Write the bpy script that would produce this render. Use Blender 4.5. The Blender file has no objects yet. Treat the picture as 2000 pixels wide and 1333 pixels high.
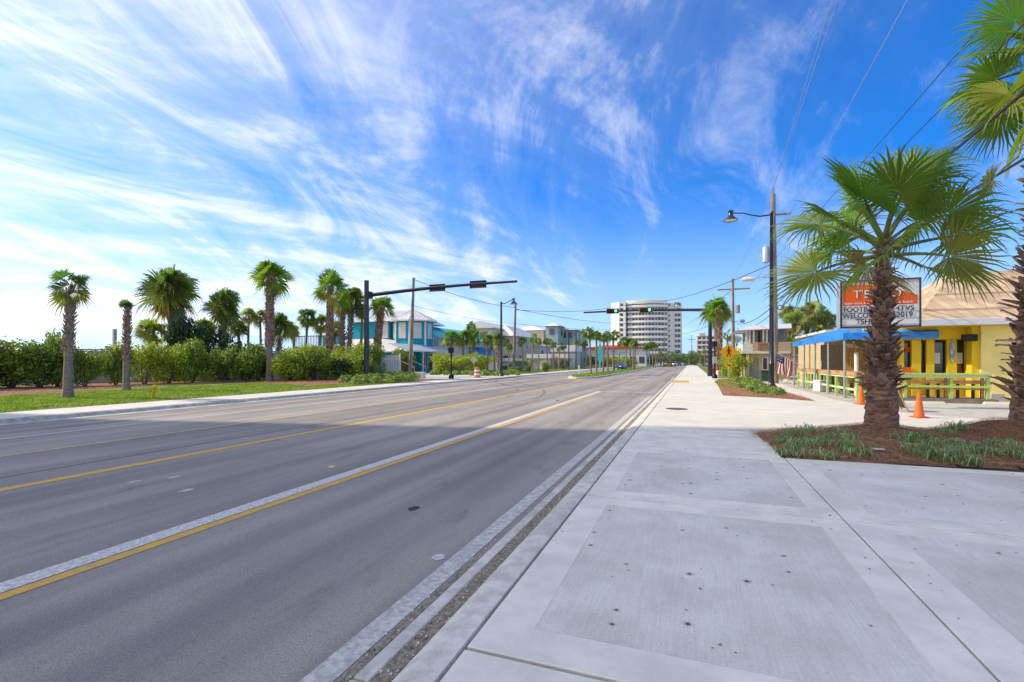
import bpy, bmesh, math, random
from mathutils import Vector, Matrix
sc = bpy.context.scene
R = math.radians
# ---------------- camera, world, sun, exposure ----------------
TH = R(20.32); CT, ST = math.cos(TH), math.sin(TH)
F, HY, EYE = 945.0, 706.0, 1.6
cam_d = bpy.data.cameras.new('camera'); cam = bpy.data.objects.new('camera', cam_d)
sc.collection.objects.link(cam); sc.camera = cam
cam.location = (0, 0, EYE); cam.rotation_euler = (R(90), 0, TH)
cam_d.sensor_width = 36; cam_d.lens = 36 * F / 2000; cam_d.shift_y = (HY - 666.5) / 2000
cam_d.clip_start = 0.05; cam_d.clip_end = 6000
SUN_EL = 36.0
SHX, SHY = 0.9798, 0.20            # direction in which shadows fall on the ground
w = bpy.data.worlds.new('World'); sc.world = w; w.use_nodes = True
nt = w.node_tree; nt.nodes.clear(); N = nt.nodes.new; L = nt.links.new
def nd(t, **k):
    n = N(t)
    for a, b in k.items(): setattr(n, a, b)
    return n
def mth(op, a, b=None, c=None):
    n = nd('ShaderNodeMath', operation=op)
    for i, v in enumerate((a, b, c)):
        if v is None: continue
        if isinstance(v, (int, float)): n.inputs[i].default_value = v
        else: L(v, n.inputs[i])
    return n.outputs[0]
def mixc(fac, a, b, bt='MIX'):
    n = nd('ShaderNodeMix', data_type='RGBA', blend_type=bt)
    for i, v in ((0, fac), (6, a), (7, b)):
        if isinstance(v, (int, float)): n.inputs[i].default_value = v
        elif isinstance(v, tuple): n.inputs[i].default_value = (*v, 1)
        else: L(v, n.inputs[i])
    return n.outputs[2]
def ramp(v, a, b, smooth=True):
    n = nd('ShaderNodeMapRange', interpolation_type='SMOOTHSTEP' if smooth else 'LINEAR')
    L(v, n.inputs[0]); n.inputs[1].default_value = a; n.inputs[2].default_value = b
    return n.outputs[0]
sky = nd('ShaderNodeTexSky', sky_type='NISHITA', sun_disc=False)
sky.sun_elevation = R(SUN_EL); sky.sun_rotation = math.atan2(-SHX, -SHY)
sky.air_density = 1.0; sky.dust_density = 0.6; sky.ozone_density = 3.0
tc = nd('ShaderNodeTexCoord'); sp = nd('ShaderNodeSeparateXYZ'); L(tc.outputs['Generated'], sp.inputs[0])
zz = mth('MAXIMUM', sp.outputs[2], 0.03)
cx = mth('DIVIDE', sp.outputs[0], mth('ADD', zz, 0.25)); cy = mth('DIVIDE', sp.outputs[1], mth('ADD', zz, 0.25))
cb = nd('ShaderNodeCombineXYZ'); L(cx, cb.inputs[0]); L(cy, cb.inputs[1])
def noise(scale, detail, rough, dist, rot, st, off=(0, 0, 0)):
    m0 = nd('ShaderNodeMapping'); L(cb.outputs[0], m0.inputs[0]); m0.inputs['Rotation'].default_value = (0, 0, R(-rot))
    mp = nd('ShaderNodeMapping'); L(m0.outputs[0], mp.inputs[0])
    mp.inputs['Scale'].default_value = st; mp.inputs['Location'].default_value = off
    n = nd('ShaderNodeTexNoise'); L(mp.outputs[0], n.inputs['Vector'])
    n.inputs['Scale'].default_value = scale; n.inputs['Detail'].default_value = detail
    n.inputs['Roughness'].default_value = rough; n.inputs['Distortion'].default_value = dist
    return n.outputs[0]
n_big = noise(0.55, 3, .5, .3, 15, (1, 1, 1), (3.1, 1.7, 0))
n_str = noise(0.8, 10, .60, 1.3, 50, (0.5, 2.0, 1), (4.7, 2.9, 0))
n_wsp = noise(1.9, 10, .66, 1.5, 95, (0.6, 1.4, 1), (2.2, 5.1, 0))
# cirrus thickens left, behind and overhead; the unseen part added to brighten shade
side = ramp(mth('ADD', mth('ADD', mth('MULTIPLY', sp.outputs[0], -0.66), mth('MULTIPLY', sp.outputs[1], -0.66)), mth('MULTIPLY', mth('POWER', zz, 2.0), 0.75)), -0.72, 0.60, False)
sdot = nd('ShaderNodeVectorMath', operation='DOT_PRODUCT'); L(tc.outputs['Generated'], sdot.inputs[0])
sdot.inputs[1].default_value = (-SHX * math.cos(R(SUN_EL)), -SHY * math.cos(R(SUN_EL)), math.sin(R(SUN_EL)))
halo = mth('ADD', 1.0, mth('MULTIPLY', mth('POWER', mth('MAXIMUM', sdot.outputs['Value'], 0.0), 9.0), 0.45))
low = ramp(sp.outputs[2], 0.34, 0.0)
dens = mth('ADD', mth('MULTIPLY', n_str, 0.8), mth('MULTIPLY', n_big, 0.55))
dens = mth('ADD', dens, mth('MULTIPLY', n_wsp, 0.80))
dens = mth('ADD', dens, mth('MULTIPLY', side, 0.40))
cl = ramp(dens, 1.10, 1.66)
veil = mth('MULTIPLY', side, 0.68)
cl = mth('MAXIMUM', cl, mth('MULTIPLY', veil, ramp(dens, 0.9, 1.55)))
cl = mth('MINIMUM', mth('ADD', mth('MULTIPLY', cl, 0.86), mth('MULTIPLY', low, 0.42)), 0.93)
tint = mixc(1.0, sky.outputs[0], (0.075, 0.47, 0.95), 'MULTIPLY')
cloudv = nd('ShaderNodeVectorMath', operation='SCALE'); L(mixc(side, (4.7, 4.9, 5.1), (5.7, 5.55, 5.35)), cloudv.inputs[0]); L(halo, cloudv.inputs[3])
cloudc = cloudv.outputs[0]
skyc = mixc(cl, tint, cloudc)
bg = nd('ShaderNodeBackground'); bg.inputs[1].default_value = 0.106
L(skyc, bg.inputs[0]); wo = nd('ShaderNodeOutputWorld'); L(bg.outputs[0], wo.inputs[0])
sd = bpy.data.lights.new('sun', 'SUN'); sd.energy = 2.1; sd.angle = R(0.5); sd.color = (1.0, 0.89, 0.69)
sun = bpy.data.objects.new('sun', sd); sc.collection.objects.link(sun)
ce, se = math.cos(R(SUN_EL)), math.sin(R(SUN_EL))
sun.rotation_euler = Vector((SHX * ce, SHY * ce, -se)).to_track_quat('-Z', 'Y').to_euler()
sun.location = (-40, 0, 60)
vs = sc.view_settings; vs.view_transform = 'Standard'; vs.look = 'None'; vs.gamma = 1; vs.use_curve_mapping = False
vs.exposure = 1.2
sc.render.engine = 'CYCLES'
sc.cycles.max_bounces = 6; sc.cycles.transparent_max_bounces = 6; sc.cycles.diffuse_bounces = 3; sc.cycles.glossy_bounces = 2
sc.cycles.caustics_reflective = False; sc.cycles.caustics_refractive = False
sc.cycles.use_denoising = True

# ---------------- where a point of the photograph stands in the world ----------------
def ray(px, py):
    a = (px - 1000) / F
    return Vector((a * CT - ST, a * ST + CT, (HY - py) / F))
def at_depth(px, py, d): return ray(px, py) * d + Vector((0, 0, EYE))
def g(px, py, z=0.0):
    r = ray(px, py); t = (z - EYE) / r.z
    p = r * t; return Vector((p.x, p.y, z))
def onY(px, py, Y): r = ray(px, py); return r * (Y / r.y) + Vector((0, 0, EYE))
def onX(px, py, X): r = ray(px, py); return r * (X / r.x) + Vector((0, 0, EYE))
def depth(p): return -p[0] * ST + p[1] * CT

# ---------------- mesh helpers ----------------
COL = sc.collection
class MB:
    def __init__(s): s.v = []; s.f = []; s.m = []; s.x = None
    def add(s, vs, fs, m=0):
        b = len(s.v)
        if s.x is not None: vs = [s.x @ Vector(q) for q in vs]
        s.v += [tuple(q) for q in vs]; s.f += [tuple(b + i for i in f) for f in fs]; s.m += [m] * len(fs)
        return s
    def box(s, c, d, m=0, rz=0, bev=0):
        hx, hy, hz = d[0] / 2, d[1] / 2, d[2] / 2
        co, si = math.cos(rz), math.sin(rz)
        if bev <= 0:
            P = [(-hx, -hy, -hz), (hx, -hy, -hz), (hx, hy, -hz), (-hx, hy, -hz), (-hx, -hy, hz), (hx, -hy, hz), (hx, hy, hz), (-hx, hy, hz)]
            Fc = [(0, 3, 2, 1), (4, 5, 6, 7), (0, 1, 5, 4), (1, 2, 6, 5), (2, 3, 7, 6), (3, 0, 4, 7)]
        else:
            b = min(bev, hx * .9, hy * .9, hz * .9); P = []; Fc = []
            for z, k in ((-hz, b), (-hz + b, 0), (hz - b, 0), (hz, b)):
                X, Y = hx - k, hy - k; c2 = b
                P += [(-X + c2, -Y, z), (X - c2, -Y, z), (X, -Y + c2, z), (X, Y - c2, z), (X - c2, Y, z), (-X + c2, Y, z), (-X, Y - c2, z), (-X, -Y + c2, z)]
            Fc.append(tuple(range(7, -1, -1))); Fc.append(tuple(range(24, 32)))
            for r in range(3):
                for i in range(8):
                    j = (i + 1) % 8; Fc.append((r * 8 + i, r * 8 + j, r * 8 + 8 + j, r * 8 + 8 + i))
        return s.add([(c[0] + x * co - y * si, c[1] + x * si + y * co, c[2] + z) for x, y, z in P], Fc, m)
    def bb(s, x0, x1, y0, y1, z0, z1, m=0, bev=0):
        return s.box(((x0 + x1) / 2, (y0 + y1) / 2, (z0 + z1) / 2), (abs(x1 - x0), abs(y1 - y0), abs(z1 - z0)), m, 0, bev)
    def poly(s, pts, z0, z1, m=0, mside=None):
        n = len(pts)
        area = sum(pts[i][0] * pts[(i + 1) % n][1] - pts[(i + 1) % n][0] * pts[i][1] for i in range(n))
        if area < 0: pts = pts[::-1]
        s.add([(p[0], p[1], z1) for p in pts], [tuple(range(n))], m)
        if z0 is not None:
            s.add([(p[0], p[1], z0) for p in pts] + [(p[0], p[1], z1) for p in pts],
                  [(i, (i + 1) % n, n + (i + 1) % n, n + i) for i in range(n)], m if mside is None else mside)
        return s
    def tube(s, pts, rad, n=8, m=0, cap=True):
        pts = [Vector(p) for p in pts]
        if isinstance(rad, (int, float)): rad = [rad] * len(pts)
        V = []; Fc = []; prev = None
        for i, p in enumerate(pts):
            t = (pts[min(i + 1, len(pts) - 1)] - pts[max(i - 1, 0)]).normalized()
            if prev is None: u = t.orthogonal().normalized() if abs(t.z) < .99 else Vector((1, 0, 0))
            else: u = (prev - t * prev.dot(t)).normalized()
            prev = u; q = t.cross(u)
            for k in range(n):
                a = 2 * math.pi * k / n
                V.append(p + (u * math.cos(a) + q * math.sin(a)) * rad[i])
        for i in range(len(pts) - 1):
            for k in range(n):
                k2 = (k + 1) % n; Fc.append((i * n + k, i * n + k2, (i + 1) * n + k2, (i + 1) * n + k))
        if cap: Fc.append(tuple(range(n - 1, -1, -1))); Fc.append(tuple((len(pts) - 1) * n + k for k in range(n)))
        return s.add(V, Fc, m)
    def lathe(s, prof, c=(0, 0, 0), n=16, m=0, ax=None):
        V = []; Fc = []
        M = Matrix.Identity(3) if ax is None else Vector((0, 0, 1)).rotation_difference(Vector(ax)).to_matrix()
        for r, z in prof:
            for k in range(n):
                a = 2 * math.pi * k / n
                V.append(Vector(c) + M @ Vector((r * math.cos(a), r * math.sin(a), z)))
        for i in range(len(prof) - 1):
            for k in range(n):
                k2 = (k + 1) % n; Fc.append((i * n + k, i * n + k2, (i + 1) * n + k2, (i + 1) * n + k))
        if prof[0][0] > 0: Fc.append(tuple(range(n - 1, -1, -1)))
        if prof[-1][0] > 0: Fc.append(tuple((len(prof) - 1) * n + k for k in range(n)))
        return s.add(V, Fc, m)
    def mesh(s, name, mats):
        me = bpy.data.meshes.new(name); me.from_pydata(s.v, [], s.f)
        mats = mats if isinstance(mats, (list, tuple)) else [mats]
        for q in mats: me.materials.append(q)
        if len(mats) > 1: me.polygons.foreach_set('material_index', s.m)
        me.update(); return me
    def build(s, name, mats, parent=None, smooth=False, world=True):
        if parent is not None and world:
            o0 = parent.matrix_world_loc if hasattr(parent, 'matrix_world_loc') else wloc(parent)
            s.v = [(a - o0[0], b - o0[1], c - o0[2]) for a, b, c in s.v]
        me = s.mesh(name, mats)
        if smooth: smooth_mesh(me)
        return link(name, me, parent)
def smooth_mesh(me, ang=40):
    me.polygons.foreach_set('use_smooth', [True] * len(me.polygons))
    try: me.set_sharp_from_angle(angle=R(ang))
    except Exception: pass
def wloc(o):
    p = Vector(o.location)
    while o.parent: o = o.parent; p = p + Vector(o.location)
    return p
def link(name, me, parent=None, loc=None, rot=None, scale=None):
    o = bpy.data.objects.new(name, me); COL.objects.link(o)
    if parent is not None: o.parent = parent
    if loc is not None: o.location = loc
    if rot is not None: o.rotation_euler = rot
    if scale is not None: o.scale = scale if isinstance(scale, (tuple, list)) else (scale,) * 3
    return o
def tag(o, label=None, cat=None, group=None, kind=None):
    if label: o['label'] = label
    if cat: o['category'] = cat
    if group: o['group'] = group
    if kind: o['kind'] = kind
    return o
def thing(name, loc, label, cat, group=None):
    return tag(link(name, None, None, loc), label, cat, group)
def struct(o, label=None): o['kind'] = 'structure'; return (tag(o, label) if label else o)
def copy_tree(o, parent=None):
    c = o.copy(); COL.objects.link(c); c.parent = parent
    for ch in o.children: copy_tree(ch, c)
    return c
def text(name, s, parent, loc, rot, size, m, ext=0.004, sx=1.0, align='LEFT'):
    cu = bpy.data.curves.new(name, 'FONT'); cu.body = s; cu.size = size; cu.extrude = ext; cu.align_x = align; cu.offset = 0.0
    cu.materials.append(m); t = bpy.data.objects.new(name, cu); COL.objects.link(t)
    me = bpy.data.meshes.new_from_object(t.evaluated_get(bpy.context.evaluated_depsgraph_get())); bpy.data.objects.remove(t); bpy.data.curves.remove(cu)
    o = bpy.data.objects.new(name, me); COL.objects.link(o); o.parent = parent
    o.location = Vector(loc) - wloc(parent); o.rotation_euler = rot; o.scale = (sx, 1, 1); return o

# ---------------- materials ----------------
def mat(name, col, rough=0.7, var=0.0, scale=3.0, bump=0.0, bscale=30.0, metal=0.0, coords='pos', spec=0.3, emit=None, stretch=(1, 1, 1), col2=None, big=0.0):
    global nt, N, L
    m = bpy.data.materials.new(name); m.use_nodes = True; nt = m.node_tree; N = nt.nodes.new; L = nt.links.new
    b = nt.nodes['Principled BSDF']; b.inputs['Roughness'].default_value = rough; b.inputs['Metallic'].default_value = metal
    b.inputs['Specular IOR Level'].default_value = spec
    b.inputs['Base Color'].default_value = (*col, 1)
    if emit: b.inputs['Emission Color'].default_value = (*emit[0], 1); b.inputs['Emission Strength'].default_value = emit[1]
    if var or bump or col2:
        if coords == 'pos': src = nd('ShaderNodeNewGeometry').outputs['Position']
        else: src = nd('ShaderNodeTexCoord').outputs['Object']
        mp = nd('ShaderNodeMapping'); L(src, mp.inputs[0]); mp.inputs['Scale'].default_value = stretch
        v = mp.outputs[0]
        if var or col2:
            n = nd('ShaderNodeTexNoise'); L(v, n.inputs['Vector']); n.inputs['Scale'].default_value = scale; n.inputs['Detail'].default_value = 6; n.inputs['Roughness'].default_value = .6
            f = ramp(n.outputs[0], 0.32, 0.68)
            if col2: c = mixc(f, col, col2)
            else: c = mixc(f, tuple(x * (1 - var) for x in col), tuple(min(1, x * (1 + var)) for x in col))
            if big:
                n2 = nd('ShaderNodeTexNoise'); L(v, n2.inputs['Vector']); n2.inputs['Scale'].default_value = scale * .13; n2.inputs['Detail'].default_value = 3
                c = mixc(1.0, c, mixc(ramp(n2.outputs[0], .35, .65), (1 - big,) * 3, (1, 1, 1)), 'MULTIPLY')
            L(c, b.inputs['Base Color'])
        if bump:
            n3 = nd('ShaderNodeTexNoise'); L(v, n3.inputs['Vector']); n3.inputs['Scale'].default_value = bscale; n3.inputs['Detail'].default_value = 4
            bp = nd('ShaderNodeBump'); bp.inputs['Strength'].default_value = bump; bp.inputs['Distance'].default_value = 0.02
            L(n3.outputs[0], bp.inputs['Height']); L(bp.outputs[0], b.inputs['Normal'])
    return m
def leafmat(name, col=None, col2=None, trans=0.4, rough=0.45, useobj=False, scale=4.0):
    """two sided leaf: diffuse with gloss mixed with light passing through"""
    global nt, N, L
    m = bpy.data.materials.new(name); m.use_nodes = True; nt = m.node_tree; N = nt.nodes.new; L = nt.links.new
    b = nt.nodes['Principled BSDF']; out = nt.nodes['Material Output']
    b.inputs['Roughness'].default_value = rough; b.inputs['Specular IOR Level'].default_value = .4
    oi = nd('ShaderNodeObjectInfo'); ge = nd('ShaderNodeNewGeometry')
    n = nd('ShaderNodeTexNoise'); L(ge.outputs['Position'], n.inputs['Vector']); n.inputs['Scale'].default_value = scale; n.inputs['Detail'].default_value = 3
    isl = ge.outputs['Random Per Island']
    if useobj:
        base = oi.outputs['Color']
        c = mixc(mth('MULTIPLY', ramp(n.outputs[0], .3, .7), .45), base, (0.20, 0.19, 0.05))
        hv = mth('ADD', 0.75, mth('MULTIPLY', oi.outputs['Random'], 0.5))
    else:
        c = mixc(mth('MULTIPLY', mth('ADD', ramp(n.outputs[0], .3, .7), isl), .5), col, col2)
        hv = mth('ADD', 0.7, mth('MULTIPLY', isl, 0.6))
    vm = nd('ShaderNodeVectorMath', operation='SCALE'); L(c, vm.inputs[0]); L(hv, vm.inputs[3])
    L(vm.outputs[0], b.inputs['Base Color'])
    tr = nd('ShaderNodeBsdfTranslucent'); c2 = mixc(1.0, vm.outputs[0], (1.5, 1.6, 0.7), 'MULTIPLY'); L(c2, tr.inputs[0])
    mx = nd('ShaderNodeMixShader'); mx.inputs[0].default_value = trans
    L(b.outputs[0], mx.inputs[1]); L(tr.outputs[0], mx.inputs[2]); L(mx.outputs[0], out.inputs[0])
    return m
def glass(name, col=(0.02, 0.025, 0.03), rough=0.08):
    return mat(name, col, rough, spec=0.8, var=.4, scale=.7)
M = {}
M['conc'] = mat('concrete_border', (.83, .76, .64), .85, .10, 2.2, .25, 90, big=.08)  # lightened against the shade these near slabs lie in; pale_concrete is the sunlit copy
M['curb'] = mat('kerb_concrete', (.66, .61, .53), .9, .16, 7, .4, 70, big=.2)
M['lcurb'] = mat('kerb_concrete_left', (.45, .43, .39), .9, .25, 5, .4, 60, big=.2)
M['walk'] = mat('pale_concrete', (.66, .61, .52), .88, .06, 1.2, .2, 60, big=.08)
M['lot'] = mat('lot_concrete', (.50, .46, .40), .9, .12, 2.5, .3, 40, big=.15)
M['joint'] = mat('joint_dirt', (.07, .06, .05), 1, .3, 10)
M['sand'] = mat('sand_ground', (.42, .39, .33), .95, .1, .4, big=.1)
M['dirt'] = mat('gutter_dirt', (.30, .255, .20), 1, .35, 25, .8, 120)
M['white_paint'] = mat('white_road_paint', (.72, .69, .64), .8, col2=(.40, .385, .37), scale=26, bump=.3, bscale=120)
M['white_paint2'] = mat('worn_white_road_paint', (.64, .60, .53), .8, col2=(.38, .36, .33), scale=22)
M['yellow_paint'] = mat('yellow_road_paint', (.70, .40, .04), .75, col2=(.52, .33, .10), scale=9)
M['yellow_pale'] = mat('pale_yellow_road_paint', (.62, .44, .2), .75, .25, 8)
M['seam'] = mat('tar', (.035, .033, .035), .8)
M['skid'] = mat('tyre_rubber_mark', (.20, .185, .17), .85, .2, 20)
M['navy'] = mat('dark_blue_black_paint', (.012, .016, .034), .28, spec=.6)
M['black'] = mat('black_paint', (.012, .012, .013), .45)
M['iron'] = mat('cast_iron', (.12, .085, .06), .7, .3, 30)
M['alu'] = mat('weathered_aluminium', (.45, .46, .47), .4, .1, 10, metal=.6)
M['wood_grey'] = mat('weathered_grey_wood', (.24, .205, .165), .9, .35, 6, .5, 30, stretch=(1, 1, .12))
M['wood_dark'] = mat('dark_deck_wood', (.09, .07, .055), .9, .3, 8)
M['wire'] = mat('cable_rubber', (.03, .03, .035), .6)
M['orange'] = mat('orange_plastic', (.75, .13, .01), .45, .12, 14, bump=.1, bscale=30, spec=.4)
M['drum'] = mat('drum_orange', (.68, .16, .04), .5, .1, 8)
M['white'] = mat('white_paint', (.74, .74, .72), .55, .05, 5)
M['offwhite'] = mat('offwhite_paint', (.62, .60, .55), .65, .1, 3)
M['grey'] = mat('grey_paint', (.26, .27, .28), .6, .1, 8)
M['dgreen'] = mat('dark_green_paint', (.03, .07, .045), .6)
M['glass'] = glass('window_glass')
M['glass2'] = glass('blue_window_glass', (.05, .07, .09), .12)
M['leaf'] = leafmat('palm_leaf', useobj=True, trans=.42)
M['petiole'] = mat('palm_leaf_stalk', (.16, .18, .05), .5, .3, 5)
M['deadleaf'] = leafmat('dead_palm_leaf', (.20, .12, .06), (.33, .22, .10), .25, .8)
M['boot'] = mat('palm_boot_bark', (.15, .085, .065), .75, .5, 5, .6, 40, coords='pos', col2=(.44, .29, .21))
M['boot_pale'] = mat('palm_boot_cut', (.40, .29, .23), .8, .3, 20)
M['bark'] = mat('palm_trunk_bark', (.36, .21, .14), .95, .4, 7, 1, 24, stretch=(1, 1, 3.2), col2=(.09, .05, .035))
M['bark_grey'] = mat('pale_palm_trunk', (.33, .27, .22), .95, .3, 6, .7, 20, stretch=(1, 1, 3), col2=(.19, .145, .115))
M['leaf_shrub'] = leafmat('hedge_leaf', (.055, .15, .02), (.32, .38, .045), .3, .4)
M['leaf_bright'] = leafmat('bright_hedge_leaf', (.14, .26, .02), (.52, .52, .05), .35, .4)
M['leaf_dark'] = leafmat('dark_tree_leaf', (.018, .055, .018), (.06, .12, .03), .2, .4)
M['leaf_far'] = leafmat('far_tree_leaf', (.04, .09, .02), (.12, .17, .04), .25, .5, scale=.6)
M['leaf_cover'] = leafmat('ground_cover_leaf', (.10, .20, .03), (.32, .38, .10), .3, .5)
M['grassb'] = leafmat('grass_blade', (.08, .19, .02), (.34, .42, .04), .35, .55, scale=1.5)
M['lily'] = leafmat('lilyturf_blade', (.09, .20, .06), (.42, .50, .24), .3, .4, scale=6)
M['straw'] = leafmat('pine_straw', (.34, .17, .09), (.62, .36, .20), .15, .8, scale=5)
M['mulch'] = mat('mulch', (.20, .10, .06), 1, .5, 14, 1, 60, col2=(.36, .19, .11))
M['turf'] = mat('turf_soil', (.06, .11, .015), 1, .3, .9, .8, 80, col2=(.26, .27, .06))
M['stem'] = mat('shrub_stem', (.12, .09, .06), .9)
YTW = -0.9
# ---------------- asphalt and slab panel materials ----------------
def asphalt():
    global nt, N, L
    m = bpy.data.materials.new('asphalt'); m.use_nodes = True; nt = m.node_tree; N = nt.nodes.new; L = nt.links.new
    b = nt.nodes['Principled BSDF']; b.inputs['Roughness'].default_value = .82; b.inputs['Specular IOR Level'].default_value = .25
    ge = nd('ShaderNodeNewGeometry'); s = nd('ShaderNodeSeparateXYZ'); L(ge.outputs['Position'], s.inputs[0])
    def ns(scale, st=(1, 1, 1), det=4, rg=.6):
        mp = nd('ShaderNodeMapping'); L(ge.outputs['Position'], mp.inputs[0]); mp.inputs['Scale'].default_value = st
        n = nd('ShaderNodeTexNoise'); L(mp.outputs[0], n.inputs['Vector']); n.inputs['Scale'].default_value = scale; n.inputs['Detail'].default_value = det; n.inputs['Roughness'].default_value = rg
        return n.outputs[0]
    grain = mth('ADD', mth('MULTIPLY', ns(85, det=5, rg=.8), .6), mth('MULTIPLY', ns(170, det=3, rg=.7), .4)); lanes = ns(1.0, (1.1, .02, 1), 3); patch = ns(.35, (1, .5, 1), 4); stain = ns(1.6, (1, .35, 1), 5)
    c = mixc(ramp(grain, .32, .68), (.20, .182, .165), (.42, .38, .34))
    c = mixc(1.0, c, mixc(ramp(lanes, .35, .65), (.76, .76, .77), (1.14, 1.12, 1.09)), 'MULTIPLY')
    c = mixc(1.0, c, mixc(ramp(patch, .35, .65), (.86, .86, .87), (1.08, 1.07, 1.05)), 'MULTIPLY')
    c = mixc(1.0, c, mixc(ramp(stain, .26, .42), (.68, .67, .68), (1, 1, 1)), 'MULTIPLY')
    L(c, b.inputs['Base Color'])
    bp = nd('ShaderNodeBump'); bp.inputs['Strength'].default_value = .6; bp.inputs['Distance'].default_value = .012
    L(grain, bp.inputs['Height']); L(bp.outputs[0], b.inputs['Normal'])
    return m
def panel():
    global nt, N, L
    m = bpy.data.materials.new('broom_concrete'); m.use_nodes = True; nt = m.node_tree; N = nt.nodes.new; L = nt.links.new
    b = nt.nodes['Principled BSDF']; b.inputs['Roughness'].default_value = .9
    ge = nd('ShaderNodeNewGeometry')
    def ns(scale, st=(1, 1, 1), det=4, rg=.6):
        mp = nd('ShaderNodeMapping'); L(ge.outputs['Position'], mp.inputs[0]); mp.inputs['Scale'].default_value = st
        n = nd('ShaderNodeTexNoise'); L(mp.outputs[0], n.inputs['Vector']); n.inputs['Scale'].default_value = scale; n.inputs['Detail'].default_value = det; n.inputs['Roughness'].default_value = rg
        return n.outputs[0]
    broom = ns(5, (12, .5, 1), 3); cloud = ns(1.2, det=5); fine = ns(60, det=5)
    c = mixc(ramp(cloud, .3, .7), (.66, .605, .51), (.79, .735, .63))  # tone lifted and warmed to offset the shade on the near slabs
    c = mixc(1.0, c, mixc(ramp(broom, .35, .65), (.95, .95, .95), (1.03, 1.03, 1.03)), 'MULTIPLY')
    c = mixc(1.0, c, mixc(ramp(fine, .3, .7), (.92, .92, .92), (1.04, 1.04, 1.04)), 'MULTIPLY')
    blotch = ns(.55, (1, .7, 1), 6, .65); c = mixc(1.0, c, mixc(ramp(blotch, .30, .60), (.84, .83, .81), (1.04, 1.04, 1.04)), 'MULTIPLY')
    for sc_, r0, thr, ctr in ((2.6, .040, .40, (.05, .035, .025)), (6.0, .045, .80, (.08, .06, .05))):
        v = nd('ShaderNodeTexVoronoi', voronoi_dimensions='2D'); L(ge.outputs['Position'], v.inputs['Vector']); v.inputs['Scale'].default_value = sc_
        sx = nd('ShaderNodeSeparateColor'); L(v.outputs['Color'], sx.inputs[0])
        rad = mth('MULTIPLY', mth('MAXIMUM', mth('SUBTRACT', sx.outputs[0], thr), 0.0), r0 * 1.9)
        dd = mth('ADD', v.outputs['Distance'], mth('MULTIPLY', mth('SUBTRACT', fine, .5), .03))
        halo = mth('GREATER_THAN', mth('MULTIPLY', rad, 2.1), dd); core = mth('GREATER_THAN', rad, dd)
        c = mixc(mth('MULTIPLY', halo, .30), c, (.27, .17, .09)); c = mixc(mth('MULTIPLY', core, .9), c, ctr)
    L(c, b.inputs['Base Color'])
    bp = nd('ShaderNodeBump'); bp.inputs['Strength'].default_value = .35; bp.inputs['Distance'].default_value = .01
    L(mth('ADD', fine, broom), bp.inputs['Height']); L(bp.outputs[0], b.inputs['Normal'])
    return m
M['asphalt'] = asphalt(); M['panel'] = panel()
ZR = -0.12
# ---------------- ground, road ----------------
b = MB(); b.add([(-2500, -300, -.17), (2500, -300, -.17), (2500, 3500, -.17), (-2500, 3500, -.17)], [(0, 1, 2, 3)])
struct(b.build('ground', M['sand']))
road_pts = [(-17.75, -40), (-1.55, -40), (-1.55, 250), (2, 300), (22, 360), (60, 420), (52, 432), (8, 378), (-16, 315), (-17.75, 255)]
b = MB(); b.poly(road_pts, -.3, ZR); road = struct(b.build('road', M['asphalt']))
mz = ZR + .004
def strip(pts, wd, z=mz):
    """flat ribbon along ground points"""
    V = []; Fc = []
    for i, p in enumerate(pts):
        a = Vector(pts[max(i - 1, 0)]); c = Vector(pts[min(i + 1, len(pts) - 1)]); t = (c - a).normalized(); n = Vector((-t.y, t.x)) * wd / 2
        V += [(p[0] + n.x, p[1] + n.y, z), (p[0] - n.x, p[1] - n.y, z)]
        if i: k = 2 * i; Fc.append((k - 2, k - 1, k + 1, k))
    return MB().add(V, Fc)
def line(x0, x1, y0, y1, m, name='lane_line'):
    b = MB(); b.add([(x0, y0, mz), (x1, y0, mz), (x1, y1, mz), (x0, y1, mz)], [(0, 1, 2, 3)]); return b.build(name, m, road)
line(-1.97, -1.80, -40, 24.5, M['white_paint2'], 'edge_line')
line(-5.02, -4.80, -40, 27.6, M['white_paint'], 'lane_line')
line(-4.78, -4.65, -40, 27.6, M['yellow_paint'], 'lane_line')
line(-8.74, -8.54, -40, 34, M['yellow_paint'], 'lane_line')
b = strip([(-8.64, 34), (-8.8, 38), (-9.3, 42), (-9.6, 44)], .16); b.build('lane_line', M['yellow_paint'], road)
line(-11.75, -11.65, -40, 45, M['yellow_pale'], 'lane_line')
line(-14.35, -14.22, -40, 52, M['white_paint'], 'lane_line')
for y in range(56, 250, 9): line(-5.0, -4.88, y, y + 3, M['white_paint'], 'lane_line')
line(-4.6, -3.3, 27.3, 27.6, M['white_paint'], 'stop_line'); line(-2.9, -2.0, 27.3, 27.6, M['white_paint2'], 'stop_line')
b = MB(); random.seed(4)
pts = [(-9.55 + random.uniform(-.012, .012), y * .5, 0) for y in range(-20, 110)]
b = strip([p[:2] for p in pts], .028, mz); b.build('road_seam', M['seam'], road)
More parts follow.
